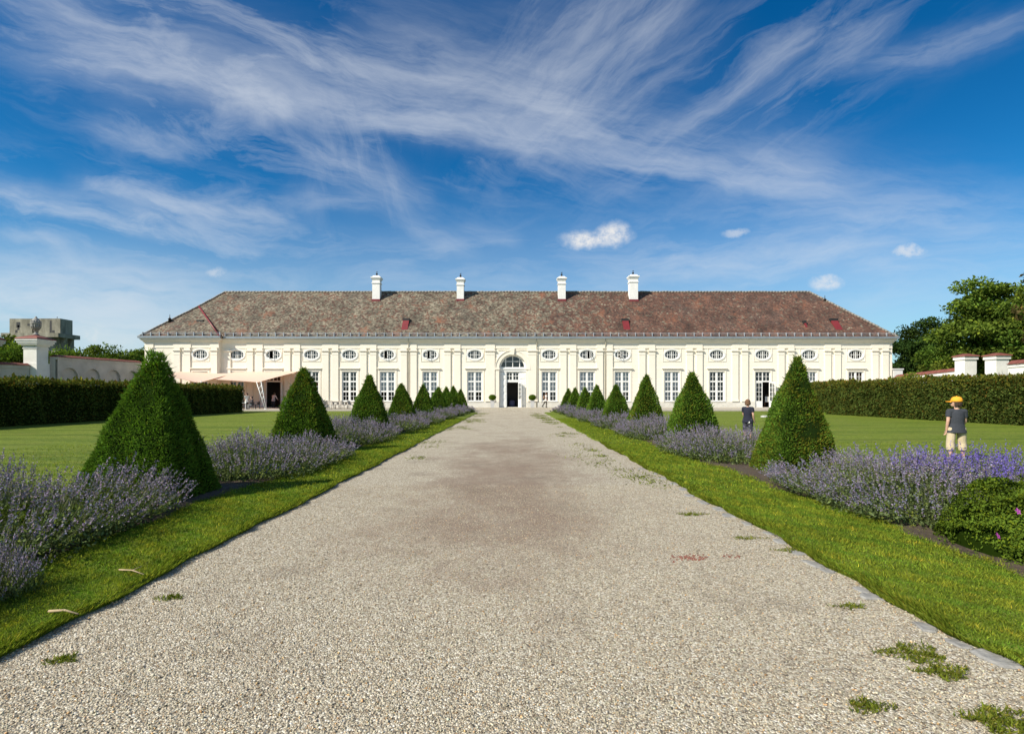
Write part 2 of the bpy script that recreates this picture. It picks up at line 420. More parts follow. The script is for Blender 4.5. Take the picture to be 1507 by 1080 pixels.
def mk_roof():
    m, nt, b, o = newmat('old clay roof tiles')
    p = nt.pos(); x, y, z = nt.sep(p)
    q = nt.xyz(x, nt.m('MULTIPLY', z, 1.0), nt.m('MULTIPLY', y, 0.0))
    br = nt.new('ShaderNodeTexBrick'); br.offset = .5
    nt.put(br.inputs['Vector'], q); br.inputs['Scale'].default_value = 1
    br.inputs['Brick Width'].default_value = .19; br.inputs['Row Height'].default_value = .115
    br.inputs['Mortar Size'].default_value = .012; br.inputs['Mortar Smooth'].default_value = .3
    br.inputs['Color1'].default_value = (0, 0, 0, 1); br.inputs['Color2'].default_value = (1, 1, 1, 1); br.inputs['Mortar'].default_value = (0, 0, 0, 1)
    tile = nt.sep(br.outputs['Color'])[0]
    vo = nt.new('ShaderNodeTexVoronoi', feature='F1'); nt.put(vo.inputs['Vector'], nt.v('MULTIPLY', q, (1, 1.5, 1))); vo.inputs['Scale'].default_value = 4.2
    rc = nt.sep(vo.outputs['Color'])
    n1 = nt.noise(nt.v('MULTIPLY', q, (1, 1.3, 1)), 1.7, 8, .72); n2 = nt.noise(q, .22, 5, .6); n3 = nt.noise(q, .5, 5, .6)
    red = nt.mix(rc[1], (.115, .055, .038), (.21, .10, .065))
    red = nt.mix(nt.ss(n3, .55, .75, 0, .7), red, (.27, .11, .058))
    lic = nt.mix(rc[2], (.185, .155, .105), (.29, .255, .185))
    side = nt.ss(nt.m('ADD', x, nt.m('MULTIPLY', nt.m('SUBTRACT', n2, .5), 34.0)), -4.0, 17.0)     # the west end is mossier than the east end
    amt = nt.ss(side, 0, 1, .40, .70, 'LINEAR')
    isred = nt.ss(nt.m('ADD', nt.m('MULTIPLY', rc[0], .45), nt.m('MULTIPLY', n1, .62)), nt.m('SUBTRACT', .98, amt), nt.m('SUBTRACT', 1.10, amt), 0, 1)
    c = nt.mix(isred, lic, red)
    c = nt.mix(nt.ss(n2, .53, .62, 0, .55), c, nt.mix(.5, c, (.10, .085, .075)))
    dk = nt.noise(nt.v('MULTIPLY', q, (1, 1.4, 1)), 4.4, 3, .65)
    c = nt.mix(nt.ss(dk, .55, .62, 0, .9), c, (.05, .042, .038))
    wt = nt.noise(q, 4.5, 2, .6); c = nt.mix(nt.ss(wt, .70, .74, 0, .8), c, (.46, .43, .36))
    c = nt.mix(nt.ss(tile, 0, 1, .32, 0, 'LINEAR'), c, (.045, .036, .03))
    c = nt.v('SCALE', c, nt.m('ADD', .75, nt.m('MULTIPLY', rc[2], .5)))
    pt = nt.noise(nt.v('MULTIPLY', q, (1, 1.2, 1)), .55, 4, .7); c = nt.v('SCALE', c, nt.ss(pt, .34, .68, 1.06, .42, 'LINEAR'))
    pr_ = nt.noise(nt.v('ADD', q, (31, 7, 0)), .42, 4, .65); c = nt.mix(nt.ss(pr_, .56, .68, 0, .55), c, nt.mix(rc[0], (.16, .06, .035), (.30, .12, .06)))
    nt.put(b.inputs['Base Color'], c); b.inputs['Roughness'].default_value = .9
    h = nt.m('ADD', nt.m('MULTIPLY', tile, .4), nt.m('MULTIPLY', n1, 1.0))
    nt.put(b.inputs['Normal'], nt.bump(h, .8, .06))
    return m
M['roof'] = mk_roof()
def mk_lawn():
    m, nt, b, o = newmat('mown lawn')
    p = nt.pos(); x, y, z = nt.sep(p)
    n1 = nt.noise(p, .55, 6, .65); n2 = nt.noise(p, 7, 6, .7)
    n3 = nt.noise(nt.v('MULTIPLY', p, (.12, 1.2, 1)), .9, 5, .6)     # mowing swathes across the lawn
    n4 = nt.noise(p, 90, 3, .6)
    c = nt.mix(nt.ss(n2, .38, .62), (.100, .155, .013), (.205, .255, .032))
    c = nt.mix(nt.ss(n1, .45, .75, 0, .5), c, (.19, .18, .04))
    c = nt.mix(nt.ss(n3, .44, .60, 0, .62), c, (.075, .125, .010))
    n5 = nt.noise(nt.v('MULTIPLY', p, (.25, 1.6, 1)), 2.6, 5, .7); c = nt.mix(nt.ss(n5, .52, .66, 0, .6), c, (.225, .25, .05))
    c = nt.mix(nt.ss(n4, .5, .7, 0, .6), c, (.045, .068, .008))
    c = nt.mix(nt.ss(nt.noise(p, 2.5, 5, .7), .66, .75, 0, .5), c, (.24, .23, .09))
    nt.put(b.inputs['Base Color'], c); b.inputs['Roughness'].default_value = .8; b.inputs['Specular IOR Level'].default_value = .15
    nt.put(b.inputs['Normal'], nt.bump(nt.m('ADD', n4, nt.m('MULTIPLY', n2, 1.5)), .8, .03))
    return m
M['lawn'] = mk_lawn()
def mk_gravel():
    m, nt, b, o = newmat('pale gravel')
    p = nt.pos(); x, y, z = nt.sep(p)
    pw = nt.v('ADD', p, nt.v('SCALE', nt.noise(p, 60, 2, out='Color'), .006))
    vo = nt.new('ShaderNodeTexVoronoi', feature='F1'); nt.put(vo.inputs['Vector'], pw); vo.inputs['Scale'].default_value = 88
    vo2 = nt.new('ShaderNodeTexVoronoi', feature='F1'); nt.put(vo2.inputs['Vector'], pw); vo2.inputs['Scale'].default_value = 24
    rc = nt.sep(vo.outputs['Color']); rc2 = nt.sep(vo2.outputs['Color'])
    c = nt.ramp(rc[0], [(0, (.17, .14, .10)), (.12, (.34, .285, .205)), (.40, (.42, .37, .27)), (.66, (.53, .48, .37)), (.88, (.65, .605, .49)), (1, (.80, .765, .665))])
    c = nt.mix(nt.ss(rc[1], .8, 1, 0, .55), c, (.36, .25, .15))
    c = nt.mix(nt.ss(rc2[0], .5, 1, 0, .3), c, nt.v('SCALE', c, .55))
    # trodden brown soil showing through in the middle of the path
    n1 = nt.noise(nt.v('MULTIPLY', p, (1, .7, 1)), .62, 6, .62); n2 = nt.noise(p, 2.2, 6, .7); n3 = nt.noise(p, .8, 5, .65)
    mid = nt.m('MULTIPLY', nt.ss(nt.m('ABSOLUTE', nt.m('ADD', x, .1)), 2.7, .2), nt.m('MULTIPLY', nt.ss(y, 2.4, 6.5), nt.ss(y, 24, 10, .2, 1)))
    f = nt.ss(nt.m('ADD', nt.m('MULTIPLY', mid, .38), nt.m('ADD', nt.m('MULTIPLY', n1, .75), nt.m('MULTIPLY', n2, .5))), .68, 1.08, 0, .84)
    soil = nt.mix(nt.noise(p, 25, 3), (.20, .14, .10), (.32, .24, .18))
    c = nt.mix(f, c, soil)
    c = nt.mix(nt.ss(n3, .52, .70, 0, .45), c, (.22, .18, .135))
    gap = nt.ss(vo.outputs['Distance'], .5, .95, 0, .8)
    c = nt.mix(gap, c, (.07, .06, .05))
    nt.put(b.inputs['Base Color'], c); b.inputs['Roughness'].default_value = .9; b.inputs['Specular IOR Level'].default_value = .25
    h = nt.m('SUBTRACT', nt.m('ADD', nt.m('MULTIPLY', rc[2], .4), nt.m('MULTIPLY', n2, .3)), vo.outputs['Distance'])
    nt.put(b.inputs['Normal'], nt.bump(h, 1.0, .008))
    return m
M['gravel'] = mk_gravel()
def mk_soil():
    m, nt, b, o = newmat('dry bed soil')
    p = nt.pos(); n = nt.noise(p, 18, 7, .7); n2 = nt.noise(p, 2, 5)
    c = nt.mix(nt.ss(n, .3, .7), (.03, .021, .014), (.11, .078, .052))
    c = nt.mix(nt.ss(n2, .5, .8, 0, .5), c, (.10, .085, .04))
    nt.put(b.inputs['Base Color'], c); b.inputs['Roughness'].default_value = .95
    nt.put(b.inputs['Normal'], nt.bump(n, 1, .04)); return m
M['soil'] = mk_soil()
M['terrace'] = simple('pale terrace gravel', (.40, .365, .30), .9, .25, 9, bump=.4, bscale=60)
M['ground'] = simple('rough meadow', (.06, .085, .025), .9, .4, .3)
def mk_sail():
    m, nt, b, o = newmat('beige awning cloth')
    b.inputs['Base Color'].default_value = (.86, .74, .60, 1); b.inputs['Roughness'].default_value = .85
    t = nt.new('ShaderNodeBsdfTranslucent'); t.inputs['Color'].default_value = (.80, .30, .07, 1)
    mx = nt.new('ShaderNodeMixShader'); mx.inputs[0].default_value = .34
    nt.l.new(b.outputs[0], mx.inputs[1]); nt.l.new(t.outputs[0], mx.inputs[2]); nt.l.new(mx.outputs[0], o.inputs['Surface']); return m
M['sail'] = mk_sail()
M['yew'] = leafmat('clipped yew', (.100, .185, .024), .28)
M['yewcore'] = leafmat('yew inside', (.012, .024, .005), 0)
M['hedge'] = leafmat('hornbeam hedge', (.075, .105, .024), .22)
M['leaf'] = leafmat('broad leaves', (.095, .145, .025), .28)
M['darkleaf'] = leafmat('dark leaves', (.030, .055, .014), .2)
M['herb'] = leafmat('grey green herb leaves', (.125, .165, .070), .25)
M['bloom'] = leafmat('lavender flowers', (.235, .200, .275), .15)
M['stem'] = leafmat('herb stems', (.11, .12, .06), .1)
M['blade'] = leafmat('grass blades', (.168, .228, .028), .35)
M['bark'] = simple('tree bark', (.09, .07, .05), .9, .4, 6, bump=.6, bscale=12)
M['pebble'] = leafmat('gravel pebbles', (.51, .455, .35), 0, .85, .3)
M['brick'] = leafmat('brick crumbs', (.27, .075, .05), 0, .9, .2)
# ------------------------------------------------------------------ ground
def wavy(y, seed, a=.05):
    return a*(math.sin(y*1.7+seed)+.6*math.sin(y*4.3+seed*2)+.45*math.sin(y*9.1+seed*3))
def edge_l(y): return -3.0+wavy(y, 1.3, .025)
def edge_r(y): return 2.84+wavy(y, 4.1, .04)
g = MB().add([(-700, -60, -.12), (700, -60, -.12), (700, 1500, -.12), (-700, 1500, -.12)], [(0, 1, 2, 3)]).build('ground', M['ground'])
tag(g, kind='structure')
ys = [-6+.12*i for i in range(234)]+[22.2+.5*i for i in range(56)]
ys = [y for y in ys if y < 50]+[50.0]
def lawn(edge, xs, sgn, name):
    V = []; 
    for y in ys:
        e = edge(y); V.append((e+sgn*.012, y, -.07)); V.append((e, y, -.02)); V.append((e+sgn*.05, y, 0))
        for x in xs: V.append((x, y, 0))
    n = 3+len(xs); Q = grid_quads(n, len(ys))
    if sgn < 0: Q = Q[:, ::-1]
    o = link(name, npmesh(name, np.array(V), Q, M['lawn'])); tag(o, kind='structure'); return o
lawn(edge_l, [-3.6, -4.2, -7.5, -14, -24, -70], -1, 'lawn')
lawn(edge_r, [3.4, 4.2, 7.5, 14, 24, 70], 1, 'lawn')
# gravel path, rising gently onto the terrace in front of the building
V = []; py = [-6, -3, 0, 2, 4, 8, 14, 20, 26, 32, 38, 44, 47, 49, 50.2, 51, 54, 57, 60.5]
for y in py:
    z = -.035 if y < 46 else min(.104, -.035+.139*(y-46)/4.3)
    hw = 3.3 if y < 49.9 else 3.3+(y-49.9)*.55
    for x in (-hw-.3, -1.5, 0, 1.5, hw+.2): V.append((x, y, z))
pth = link('gravel_path', npmesh('gravel_path', np.array(V), grid_quads(5, len(py)), M['gravel'])); tag(pth, kind='structure')
tr = MB().box(-60, 60, 50.02, 76, -.1, .1).build('terrace', M['terrace']); tag(tr, kind='structure')
# planting beds: bare soil sheets with a wavering edge, lying on the lawn
for sgn in (-1, 1):
    V = []; yy = np.arange(-2, 49.4, .2)
    for y in yy:
        a = 4.32+wavy(y, 2+sgn, .07); b_ = 7.0+wavy(y, 5+sgn, .07)
        V.append((sgn*a, y, .004)); V.append((sgn*(a+.12), y, .03)); V.append((sgn*(b_-.12), y, .03)); V.append((sgn*b_, y, .004))
    Q = grid_quads(4, len(yy)); Q = Q[:, ::-1] if sgn < 0 else Q
    tag(link('flower_bed', npmesh('flower_bed', np.array(V), Q, M['soil'])), kind='structure')

# ------------------------------------------------------------------ the palace hall
B = empty('orangery_building', (0, 62, 0))
tag(B, 'long low cream palace hall with a mossy red tiled hip roof and white chimneys', 'palace hall')
def bx(px): return gx(px, 62.0)
ZB = .1
OV = [(348.5, 0), (402, 1), (458.5, 0), (514.4, 0), (570.2, 1), (633, 2), (698.8, 0), (808.3, 0), (864, 3), (915.6, 1), (988.7, 0), (1055, 0), (1122.5, 0), (1190.8, 0), (1259.5, 0)]
XS = [bx(p) for p, k in OV]
DOORX = {1: 'cafe', 12: 'garden'}
WIN_W, WIN_Z0, WIN_Z1 = 1.82, .82, 4.34
OV_RX, OV_RZ, OV_Z = .86, .56, 6.33
ARC_X, ARC_R, ARC_SP = .08, 1.60, 4.78
X0, X1, XA = -43.1, 45.05, -34.45     # facade ends, and where the projecting left wing stops
PA = .6                               # projection of the left wing
WZ1 = 8.3
def ell(cx, cz, rx, rz, n=28): return [(cx+rx*math.cos(2*PI*k/n), cz+rz*math.sin(2*PI*k/n)) for k in range(n)]
def rect(x0, x1, z0, z1): return [(x0, z0), (x1, z0), (x1, z1), (x0, z1)]
def holed(mb, x0, x1, z0, z1, holes, y, depth, mi=0):
    polys = [rect(x0, x1, z0, z1)]+holes
    flat = [p for pl in polys for p in pl]
    tris = tessellate_polygon([[Vector((p[0], p[1], 0)) for p in pl] for pl in polys])
    vs = [(p[0], y, p[1]) for p in flat]
    fs = []
    for t in tris:
        a, b_, c = [flat[i] for i in t]
        cr = (b_[0]-a[0])*(c[1]-a[1])-(b_[1]-a[1])*(c[0]-a[0])
        if abs(cr) < 1e-9: continue
        fs.append(tuple(t) if cr > 0 else tuple(reversed(t)))      # normals face -y
    mb.add(vs, fs, mi)
    for h in holes:
        n = len(h); vs = [(p[0], y, p[1]) for p in h]+[(p[0], y+depth, p[1]) for p in h]
        mb.add(vs, [(k, (k+1) % n, n+(k+1) % n, n+k) for k in range(n)], mi)
wb = MB()
bounds = [XA]
for a, b_ in zip(XS[:-1], XS[1:]): bounds.append((a+b_)/2)
bounds.append(X1)
# make room for the entrance bay in the middle
iL, iR = 6, 7
entL, entR = bx(716), bx(791)
for i, xc in enumerate(XS):
    l, r = bounds[i], bounds[i+1]
    if i == iL: r = entL
    if i == iR: l = entR
    z0 = ZB-.05
    tall = rect(xc-WIN_W/2, xc+WIN_W/2, z0+.06 if i in DOORX else WIN_Z0, WIN_Z1)
    holed(wb, l, r, z0, WZ1, [tall, ell(xc, OV_Z, OV_RX, OV_RZ)], 0, .22)
arch = [(ARC_X-ARC_R, ZB+.01), (ARC_X+ARC_R, ZB+.01)]+[(ARC_X+ARC_R*math.cos(PI*k/20), ARC_SP+ARC_R*math.sin(PI*k/20)) for k in range(21)]
holed(wb, entL, entR, ZB-.05, WZ1, [arch], 0, .55)
XW = gx(294.8, 61.4)
holed(wb, X0, XA, ZB-.05, WZ1, [rect(XW-WIN_W/2, XW+WIN_W/2, WIN_Z0, WIN_Z1), ell(XW, OV_Z, OV_RX, OV_RZ)], -PA, .22)
wb.add([(XA, -PA, ZB-.05), (XA, 0, ZB-.05), (XA, 0, WZ1), (XA, -PA, WZ1)], [(0, 1, 2, 3)])
DB = 12.4
wb.add([(X0, -PA, ZB-.05), (X0, DB, ZB-.05), (X0, DB, WZ1), (X0, -PA, WZ1)], [(3, 2, 1, 0)])
wb.add([(X1, 0, ZB-.05), (X1, DB, ZB-.05), (X1, DB, WZ1), (X1, 0, WZ1)], [(0, 1, 2, 3)])
wb.add([(X0, DB, ZB-.05), (X1, DB, ZB-.05), (X1, DB, WZ1), (X0, DB, WZ1)], [(3, 2, 1, 0)])
link('wall', wb.mesh('wall', M['wall'], recalc=False), B)
# rooms behind the glass, their dimness put into the plaster colour
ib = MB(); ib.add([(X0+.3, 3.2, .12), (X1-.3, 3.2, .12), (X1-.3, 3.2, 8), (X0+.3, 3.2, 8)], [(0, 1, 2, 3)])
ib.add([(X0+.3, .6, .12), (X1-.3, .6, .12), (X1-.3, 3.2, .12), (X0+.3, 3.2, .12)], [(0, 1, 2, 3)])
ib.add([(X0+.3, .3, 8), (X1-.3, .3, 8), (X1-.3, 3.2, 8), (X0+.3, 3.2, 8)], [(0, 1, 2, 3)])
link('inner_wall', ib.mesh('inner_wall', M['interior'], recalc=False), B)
# plinth
pb = MB()
def segs_between(l, r, cuts):
    out = []; x = l
    for a, b_ in sorted(cuts):
        if a > x: out.append((x, a))
        x = b_
    out.append((x, r)); return out
cuts = [(XS[i]-WIN_W/2-.02, XS[i]+WIN_W/2+.02) for i in DOORX]+[(ARC_X-ARC_R-.02, ARC_X+ARC_R+.02)]
for a, b_ in segs_between(XA, X1+.07, cuts): pb.box(a, b_, -.085, 0.05 if False else -.002, ZB-.06, .74); pb.box(a, b_, -.055, -.002, .742, .79)
pb.box(X0-.07, XA+.06, -PA-.085, -PA-.002, ZB-.06, .74)
pb.build('plinth', M['plinth'], B)

# pilasters in pairs between the bays
def pilaster_mesh(wd):
    b_ = MB(); h = wd/2
    b_.box(-h-.04, h+.04, -.17, -.003, .79, 1.02); b_.box(-h, h, -.12, -.003, 1.02, 6.66)
    b_.box(-h-.03, h+.03, -.145, -.003, 6.30, 6.36); b_.box(-h-.05, h+.05, -.17, -.003, 6.66, 6.74); b_.box(-h-.10, h+.10, -.23, -.003, 6.74, 6.86)
    b_.box(-h+.02, h-.02, -.125, -.003, 6.86, 7.08)
    return b_.mesh('pilaster', M['trim'])
PM = pilaster_mesh(.74); PMW = pilaster_mesh(1.10)
fr = []   # frieze breaks
def pil(x, me=PM, y=0): link('pilaster', me, B, (x, y, 0))
for i in range(len(XS)-1):
    if i == iL: continue
    c = (XS[i]+XS[i+1])/2
    for s_ in (-1, 1): pil(c+s_*.58)
    fr.append((c-1.0, c+1.0, 0))
for x in (bx(1287.5), bx(1302.5)): pil(x)
fr.append((bx(1281), bx(1309), 0))
pil(bx(721.4), PMW); pil(bx(784), PMW); fr += [(bx(714), bx(729), 0), (bx(777), bx(791.5), 0)]
pil(bx(333.5)+.15)
for p in (261, 276, 315.5): pil(gx(p, 61.4), PM, -PA)
pil(gx(220, 61.4), PM, -PA)
fr += [(gx(255, 61.4), gx(282, 61.4), -PA), (gx(309, 61.4), gx(323, 61.4), -PA), (gx(214, 61.4), gx(227, 61.4), -PA)]
eb = MB()
def run(y, l, r, yb=None):
    yb = y-.002 if yb is None else yb
    eb.box(l, r, y-.05, yb, 7.08, 7.20); eb.box(l, r, y-.028, yb, 7.20, 7.70)
    for k, (o, z0, z1) in enumerate([(.09, 7.70, 7.80), (.15, 7.80, 7.92), (.30, 7.92, 8.06), (.36, 8.06, 8.20)]): eb.box(l-(o if l < X0+.1 else 0), r+(o if r > X1-.1 or r == XA else 0), y-o, yb, z0, z1)
run(0, XA+.002, X1); run(-PA, X0, XA)
for l, r, y in fr: eb.box(l, r, y-.13, y-.028, 7.085, 7.195); eb.box(l+.04, r-.04, y-.10, y-.028, 7.20, 7.66)
for sx, xx in ((-1, X0), (1, X1)):       # returns along the short sides
    for o, z0, z1 in [(.09, 7.70, 7.80), (.15, 7.80, 7.92), (.30, 7.92, 8.06), (.36, 8.06, 8.20)]:
        eb.box(min(xx, xx+sx*o), max(xx, xx+sx*o), (.003 if sx > 0 else -PA+.003), DB, z0, z1)
eb.build('cornice', M['trim'], B)

# tall windows
def tall_frame(closed=True):
    b_ = MB(); h = WIN_W/2-.004; z0, z1 = WIN_Z0+.004, WIN_Z1-.004; y0, y1 = .06, .14
    b_.box(-h, -h+.10, y0, y1, z0, z1); b_.box(h-.10, h, y0, y1, z0, z1)
    b_.box(-h+.10, h-.10, y0, y1, z0, z0+.11); b_.box(-h+.10, h-.10, y0, y1, z1-.10, z1)
    b_.box(-.085, .085, y0-.015, y1, z0+.11, z1-.10)
    H = (z1-z0)/3
    for k in (1, 2):
        for a, c in ((-h+.10, -.085), (.085, h-.10)): b_.box(a, c, y0-.01, y1, z0+k*H-.085, z0+k*H+.085)
    for k in range(3):
        za = z0+k*H+(.11 if k == 0 else .085); zb = z0+(k+1)*H-(.10 if k == 2 else .085)
        for a, c in ((-h+.10, -.085), (.085, h-.10)):
            xm = (a+c)/2; zm = (za+zb)/2
            b_.box(xm-.022, xm+.022, y0+.02, y1-.01, za, zb); b_.box(a, xm-.022, y0+.022, y1-.012, zm-.02, zm+.02); b_.box(xm+.022, c, y0+.022, y1-.012, zm-.02, zm+.02)
            for (p, q, r_, s_) in ((a, a+.05, za, zb), (c-.05, c, za, zb)): b_.box(p, q, y0+.012, y1-.006, r_, s_)
    return b_.mesh('window', M['white'])
WM = tall_frame()
pane = MB().add([(-WIN_W/2+.05, .115, WIN_Z0+.06), (WIN_W/2-.05, .115, WIN_Z0+.06), (WIN_W/2-.05, .115, WIN_Z1-.05), (-WIN_W/2+.05, .115, WIN_Z1-.05)], [(0, 1, 2, 3)]).mesh('pane', M['glass'], recalc=False)
def surround_mesh(z0=.79, door=False):
    b_ = MB(); a, c = WIN_W/2, WIN_W/2+.20
    b_.box(-c, -a, -.05, -.003, z0, WIN_Z1); b_.box(a, c, -.05, -.003, z0, WIN_Z1); b_.box(-c, c, -.05, -.003, WIN_Z1, WIN_Z1+.20)
    return b_.mesh('surround', M['trim'])
SM = surround_mesh()
hood = MB().box(-1.16, 1.16, -.10, -.003, 4.60, 4.66).box(-1.22, 1.22, -.20, -.003, 4.66, 4.76).mesh('hood', M['trim'])
sill = MB().box(-1.0, 1.0, -.14, .058, .742, .815).mesh('sill', M['plinth'])
def blind(z): return MB().add([(-.86, .165, z), (.86, .165, z), (.86, .165, 4.30), (-.86, .165, 4.30)], [(0, 1, 2, 3)]).mesh('blind', M['blind'], recalc=False)
BL_HALF, BL_FULL = blind(2.02), blind(.9)
def tall_window(x, y, bl):
    o = link('window', WM, B, (x, y, 0)); link('pane', pane, o); link('surround', SM, o); link('hood', hood, o); link('sill', sill, o)
    if bl == 1: link('blind', BL_HALF, o)
    if bl == 2: link('blind', BL_FULL, o)
kinds = {0: 0, 2: 0, 3: 0, 4: 1, 5: 1, 6: 1, 7: 1, 8: 1, 9: 1, 10: 2, 11: 0, 13: 1, 14: 0}
for i, x in enumerate(XS):
    if i not in DOORX: tall_window(x, 0, kinds[i])
tall_window(XW, -PA, 0)

# oval windows over them
def oval_mesh(opened=0):
    b_ = MB(); y0, y1 = .05, .12
    b_.ring_xz(ell(0, 0, OV_RX-.003, OV_RZ-.003), ell(0, 0, OV_RX-.085, OV_RZ-.085), y0, y1)
    rx, rz = OV_RX-.08, OV_RZ-.08
    for xx, wd in ((-.50, .03), (-.20, .022), (0, .045), (.20, .022), (.50, .03)):
        if opened and xx == -.20 and opened != 3: continue
        if opened == 3 and xx == .20: continue
        hz = rz*math.sqrt(1-(xx/rx)**2)-.004; b_.box(xx-wd, xx+wd, y0+.01, y1-.01, -hz, hz)
    spans = [(-rx+.01, -.53), (-.47, -.222), (-.178, -.045), (.045, .178), (.222, .47), (.53, rx-.01)]
    for k, (a, c) in enumerate(spans):
        if opened in (1, 2) and k in (1, 2): continue
        if opened == 3 and k in (3, 4): continue
        b_.box(a, c, y0+.015, y1-.015, -.024, .024)
    return b_.mesh('oval_window', M['white'])
OM = {k: oval_mesh(k) for k in (0, 1, 2, 3)}
opane = MB().add([(p[0], .095, p[1]) for p in ell(0, 0, OV_RX-.05, OV_RZ-.05)], [tuple(range(28))]).mesh('pane', M['glass'], recalc=False)
def part_oval(lo, hi):
    pts = [(p[0], p[1]) for p in ell(0, 0, OV_RX-.05, OV_RZ-.05, 56)]
    pts = [(min(max(px_, lo), hi), pz) for px_, pz in pts]
    return [(p[0], .095, p[1]) for p in pts]
def open_pane(a, c):      # glass on both sides of the open sash
    b_ = MB()
    for lo, hi in ((-2, a), (c, 2)):
        pts = []
        for p in part_oval(lo, hi):
            if (lo < -1 and p[0] <= a+1e-6) or (hi > 1 and p[0] >= c-1e-6):
                if not pts or (Vector(pts[-1])-Vector(p)).length > 1e-4: pts.append(p)
        b_.add(pts, [tuple(range(len(pts)))])
    return b_.mesh('pane', M['glass'], recalc=False)
OP = {1: open_pane(-.5, -.02), 2: open_pane(-.5, -.02), 3: open_pane(.02, .5)}
ring = MB().ring_xz(ell(0, 0, OV_RX+.16, OV_RZ+.16), ell(0, 0, OV_RX, OV_RZ), -.06, -.003).mesh('surround', M['white'])
fp = MB()
for (a, c, e, f) in ((-1.10, 1.10, .76, .80), (-1.10, 1.10, -.80, -.76), (-1.10, -1.06, -.76, .76), (1.06, 1.10, -.76, .76)): fp.box(a, c, -.045, -.003, e, f)
FPM = fp.mesh('panel_moulding', M['trim'])
sash = MB()
for (a, c, e, f) in ((0, .05, -.46, .46), (.43, .48, -.36, .36), (.05, .43, -.025, .025), (.05, .43, .36, .41), (.05, .43, -.41, -.36)): sash.box(a, c, -.02, .02, e, f)
SASH = sash.mesh('sash', M['white'])
def oval(x, y, k):
    o = link('oval_window', OM[k], B, (x, y, OV_Z)); link('pane', opane if k == 0 else OP[k], o); link('surround', ring, o); link('panel_moulding', FPM, o)
    if k: link('sash', SASH, o, (-.5 if k != 3 else .5, .03, 0), R(-62) if k != 3 else R(-118))
for x, (p, k) in zip(XS, OV): oval(x, 0, k)
oval(XW, -PA, 0)

# french doors with a pair of lights above
def door_leaf(wd, hgt, glazed=.75, pans=3, merged=False):
    b_ = MB(); s_ = .09
    zb = hgt*(1-glazed)
    b_.box(0, s_, -.025, .025, 0, hgt); b_.box(wd-s_, wd, -.025, .025, 0, hgt); b_.box(s_, wd-s_, -.025, .025, hgt-.1, hgt); b_.box(s_, wd-s_, -.025, .025, 0, zb)
    xm = wd/2; b_.box(xm-.02, xm+.02, -.02, .02, zb, hgt-.1)
    for k in range(1, pans+1):
        z = zb+(hgt-.1-zb)*k/(pans+1)
        b_.box(s_, xm-.02, -.018, .018, z-.02, z+.02); b_.box(xm+.02, wd-s_, -.018, .018, z-.02, z+.02)
    b_.box(s_+.06, wd-s_-.06, -.035, -.025, .12, zb-.12)
    if merged: b_.add([(s_, .005, zb), (wd-s_, .005, zb), (wd-s_, .005, hgt-.1), (s_, .005, hgt-.1)], [(0, 1, 2, 3)], 1)
    me = b_.mesh('door_leaf', [M['white'], M['glass']], recalc=False)
    gl = MB().add([(s_, .005, zb), (wd-s_, .005, zb), (wd-s_, .005, hgt-.1), (s_, .005, hgt-.1)], [(0, 1, 2, 3)]).mesh('pane', M['glass'], recalc=False)
    hd = MB().box(wd-.075, wd-.045, -.075, -.026, hgt*.42, hgt*.42+.12).mesh('handle', M['dark'])
    return me, gl, hd
def door_set(name, x, al, ar, y=0):
    b_ = MB(); h = WIN_W/2-.004; z0 = ZB+.012; zt = 3.10; z1 = WIN_Z1-.004
    b_.box(-h, -h+.09, .06, .15, z0, z1); b_.box(h-.09, h, .06, .15, z0, z1); b_.box(-h+.09, h-.09, .06, .15, z1-.09, z1); b_.box(-h+.09, h-.09, .06, .15, zt, zt+.16)
    b_.box(-.06, .06, .06, .15, zt+.16, z1-.09)
    for a, c in ((-h+.09, -.06), (.06, h-.09)):
        xm = (a+c)/2; zm = (zt+.16+z1-.09)/2; b_.box(xm-.025, xm+.025, .07, .14, zt+.16, z1-.09); b_.box(a, xm-.025, .072, .138, zm-.022, zm+.022); b_.box(xm+.025, c, .072, .138, zm-.022, zm+.022)
    o = link(name, b_.mesh(name, M['white']), B, (x, y, 0))
    link('pane', MB().add([(-h+.05, .11, zt+.1), (h-.05, .11, zt+.1), (h-.05, .11, z1-.05), (-h+.05, .11, z1-.05)], [(0, 1, 2, 3)]).mesh('pane', M['glass'], recalc=False), o)
    link('surround', surround_mesh(.12), o); link('hood', hood, o)
    lw = h-.09
    for sx, ang in ((-1, al), (1, ar)):
        me, gl, hd = door_leaf(lw, zt-z0-.02, merged=True)
        bb = MB()
        l = link('door_leaf', me, B, (x+sx*(h-.09), y+.09, z0+.005), ang if sx < 0 else PI-ang)
        l.parent = o; l.location = (sx*(h-.09), .09, z0+.005)
    return o
door_set('french_door', XS[1], R(-150), R(-125), 0)
door_set('french_door', XS[12], 0, R(-118), 0)

# main entrance
EL = (ARC_X, 0, 0)
def arcpts(r, n=24, z=ARC_SP): return [(r*math.cos(PI*k/n), z+r*math.sin(PI*k/n)) for k in range(n+1)]
av = MB().ring_xz(arcpts(ARC_R+.42), arcpts(ARC_R), -.07, -.003, closed=False)
av.ring_xz(arcpts(ARC_R+.50), arcpts(ARC_R+.42), -.13, -.003, closed=False)
for s_ in (-1, 1):
    a, c = sorted((s_*ARC_R, s_*(ARC_R+.42))); av.box(a, c, -.07, -.003, .75, 4.55); a, c = sorted((s_*(ARC_R-.05), s_*(ARC_R+.52))); av.box(a, c, -.15, -.003, 4.55, 4.775)
av.frustum((0, -.12), ARC_SP+ARC_R-.08, 7.07, .15, .11, .24, .11)
for s_ in (-1, 1):
    a, c = sorted((s_*.45, s_*1.75)); av.box(a, c, -.06, -.003, 6.86, 6.92)
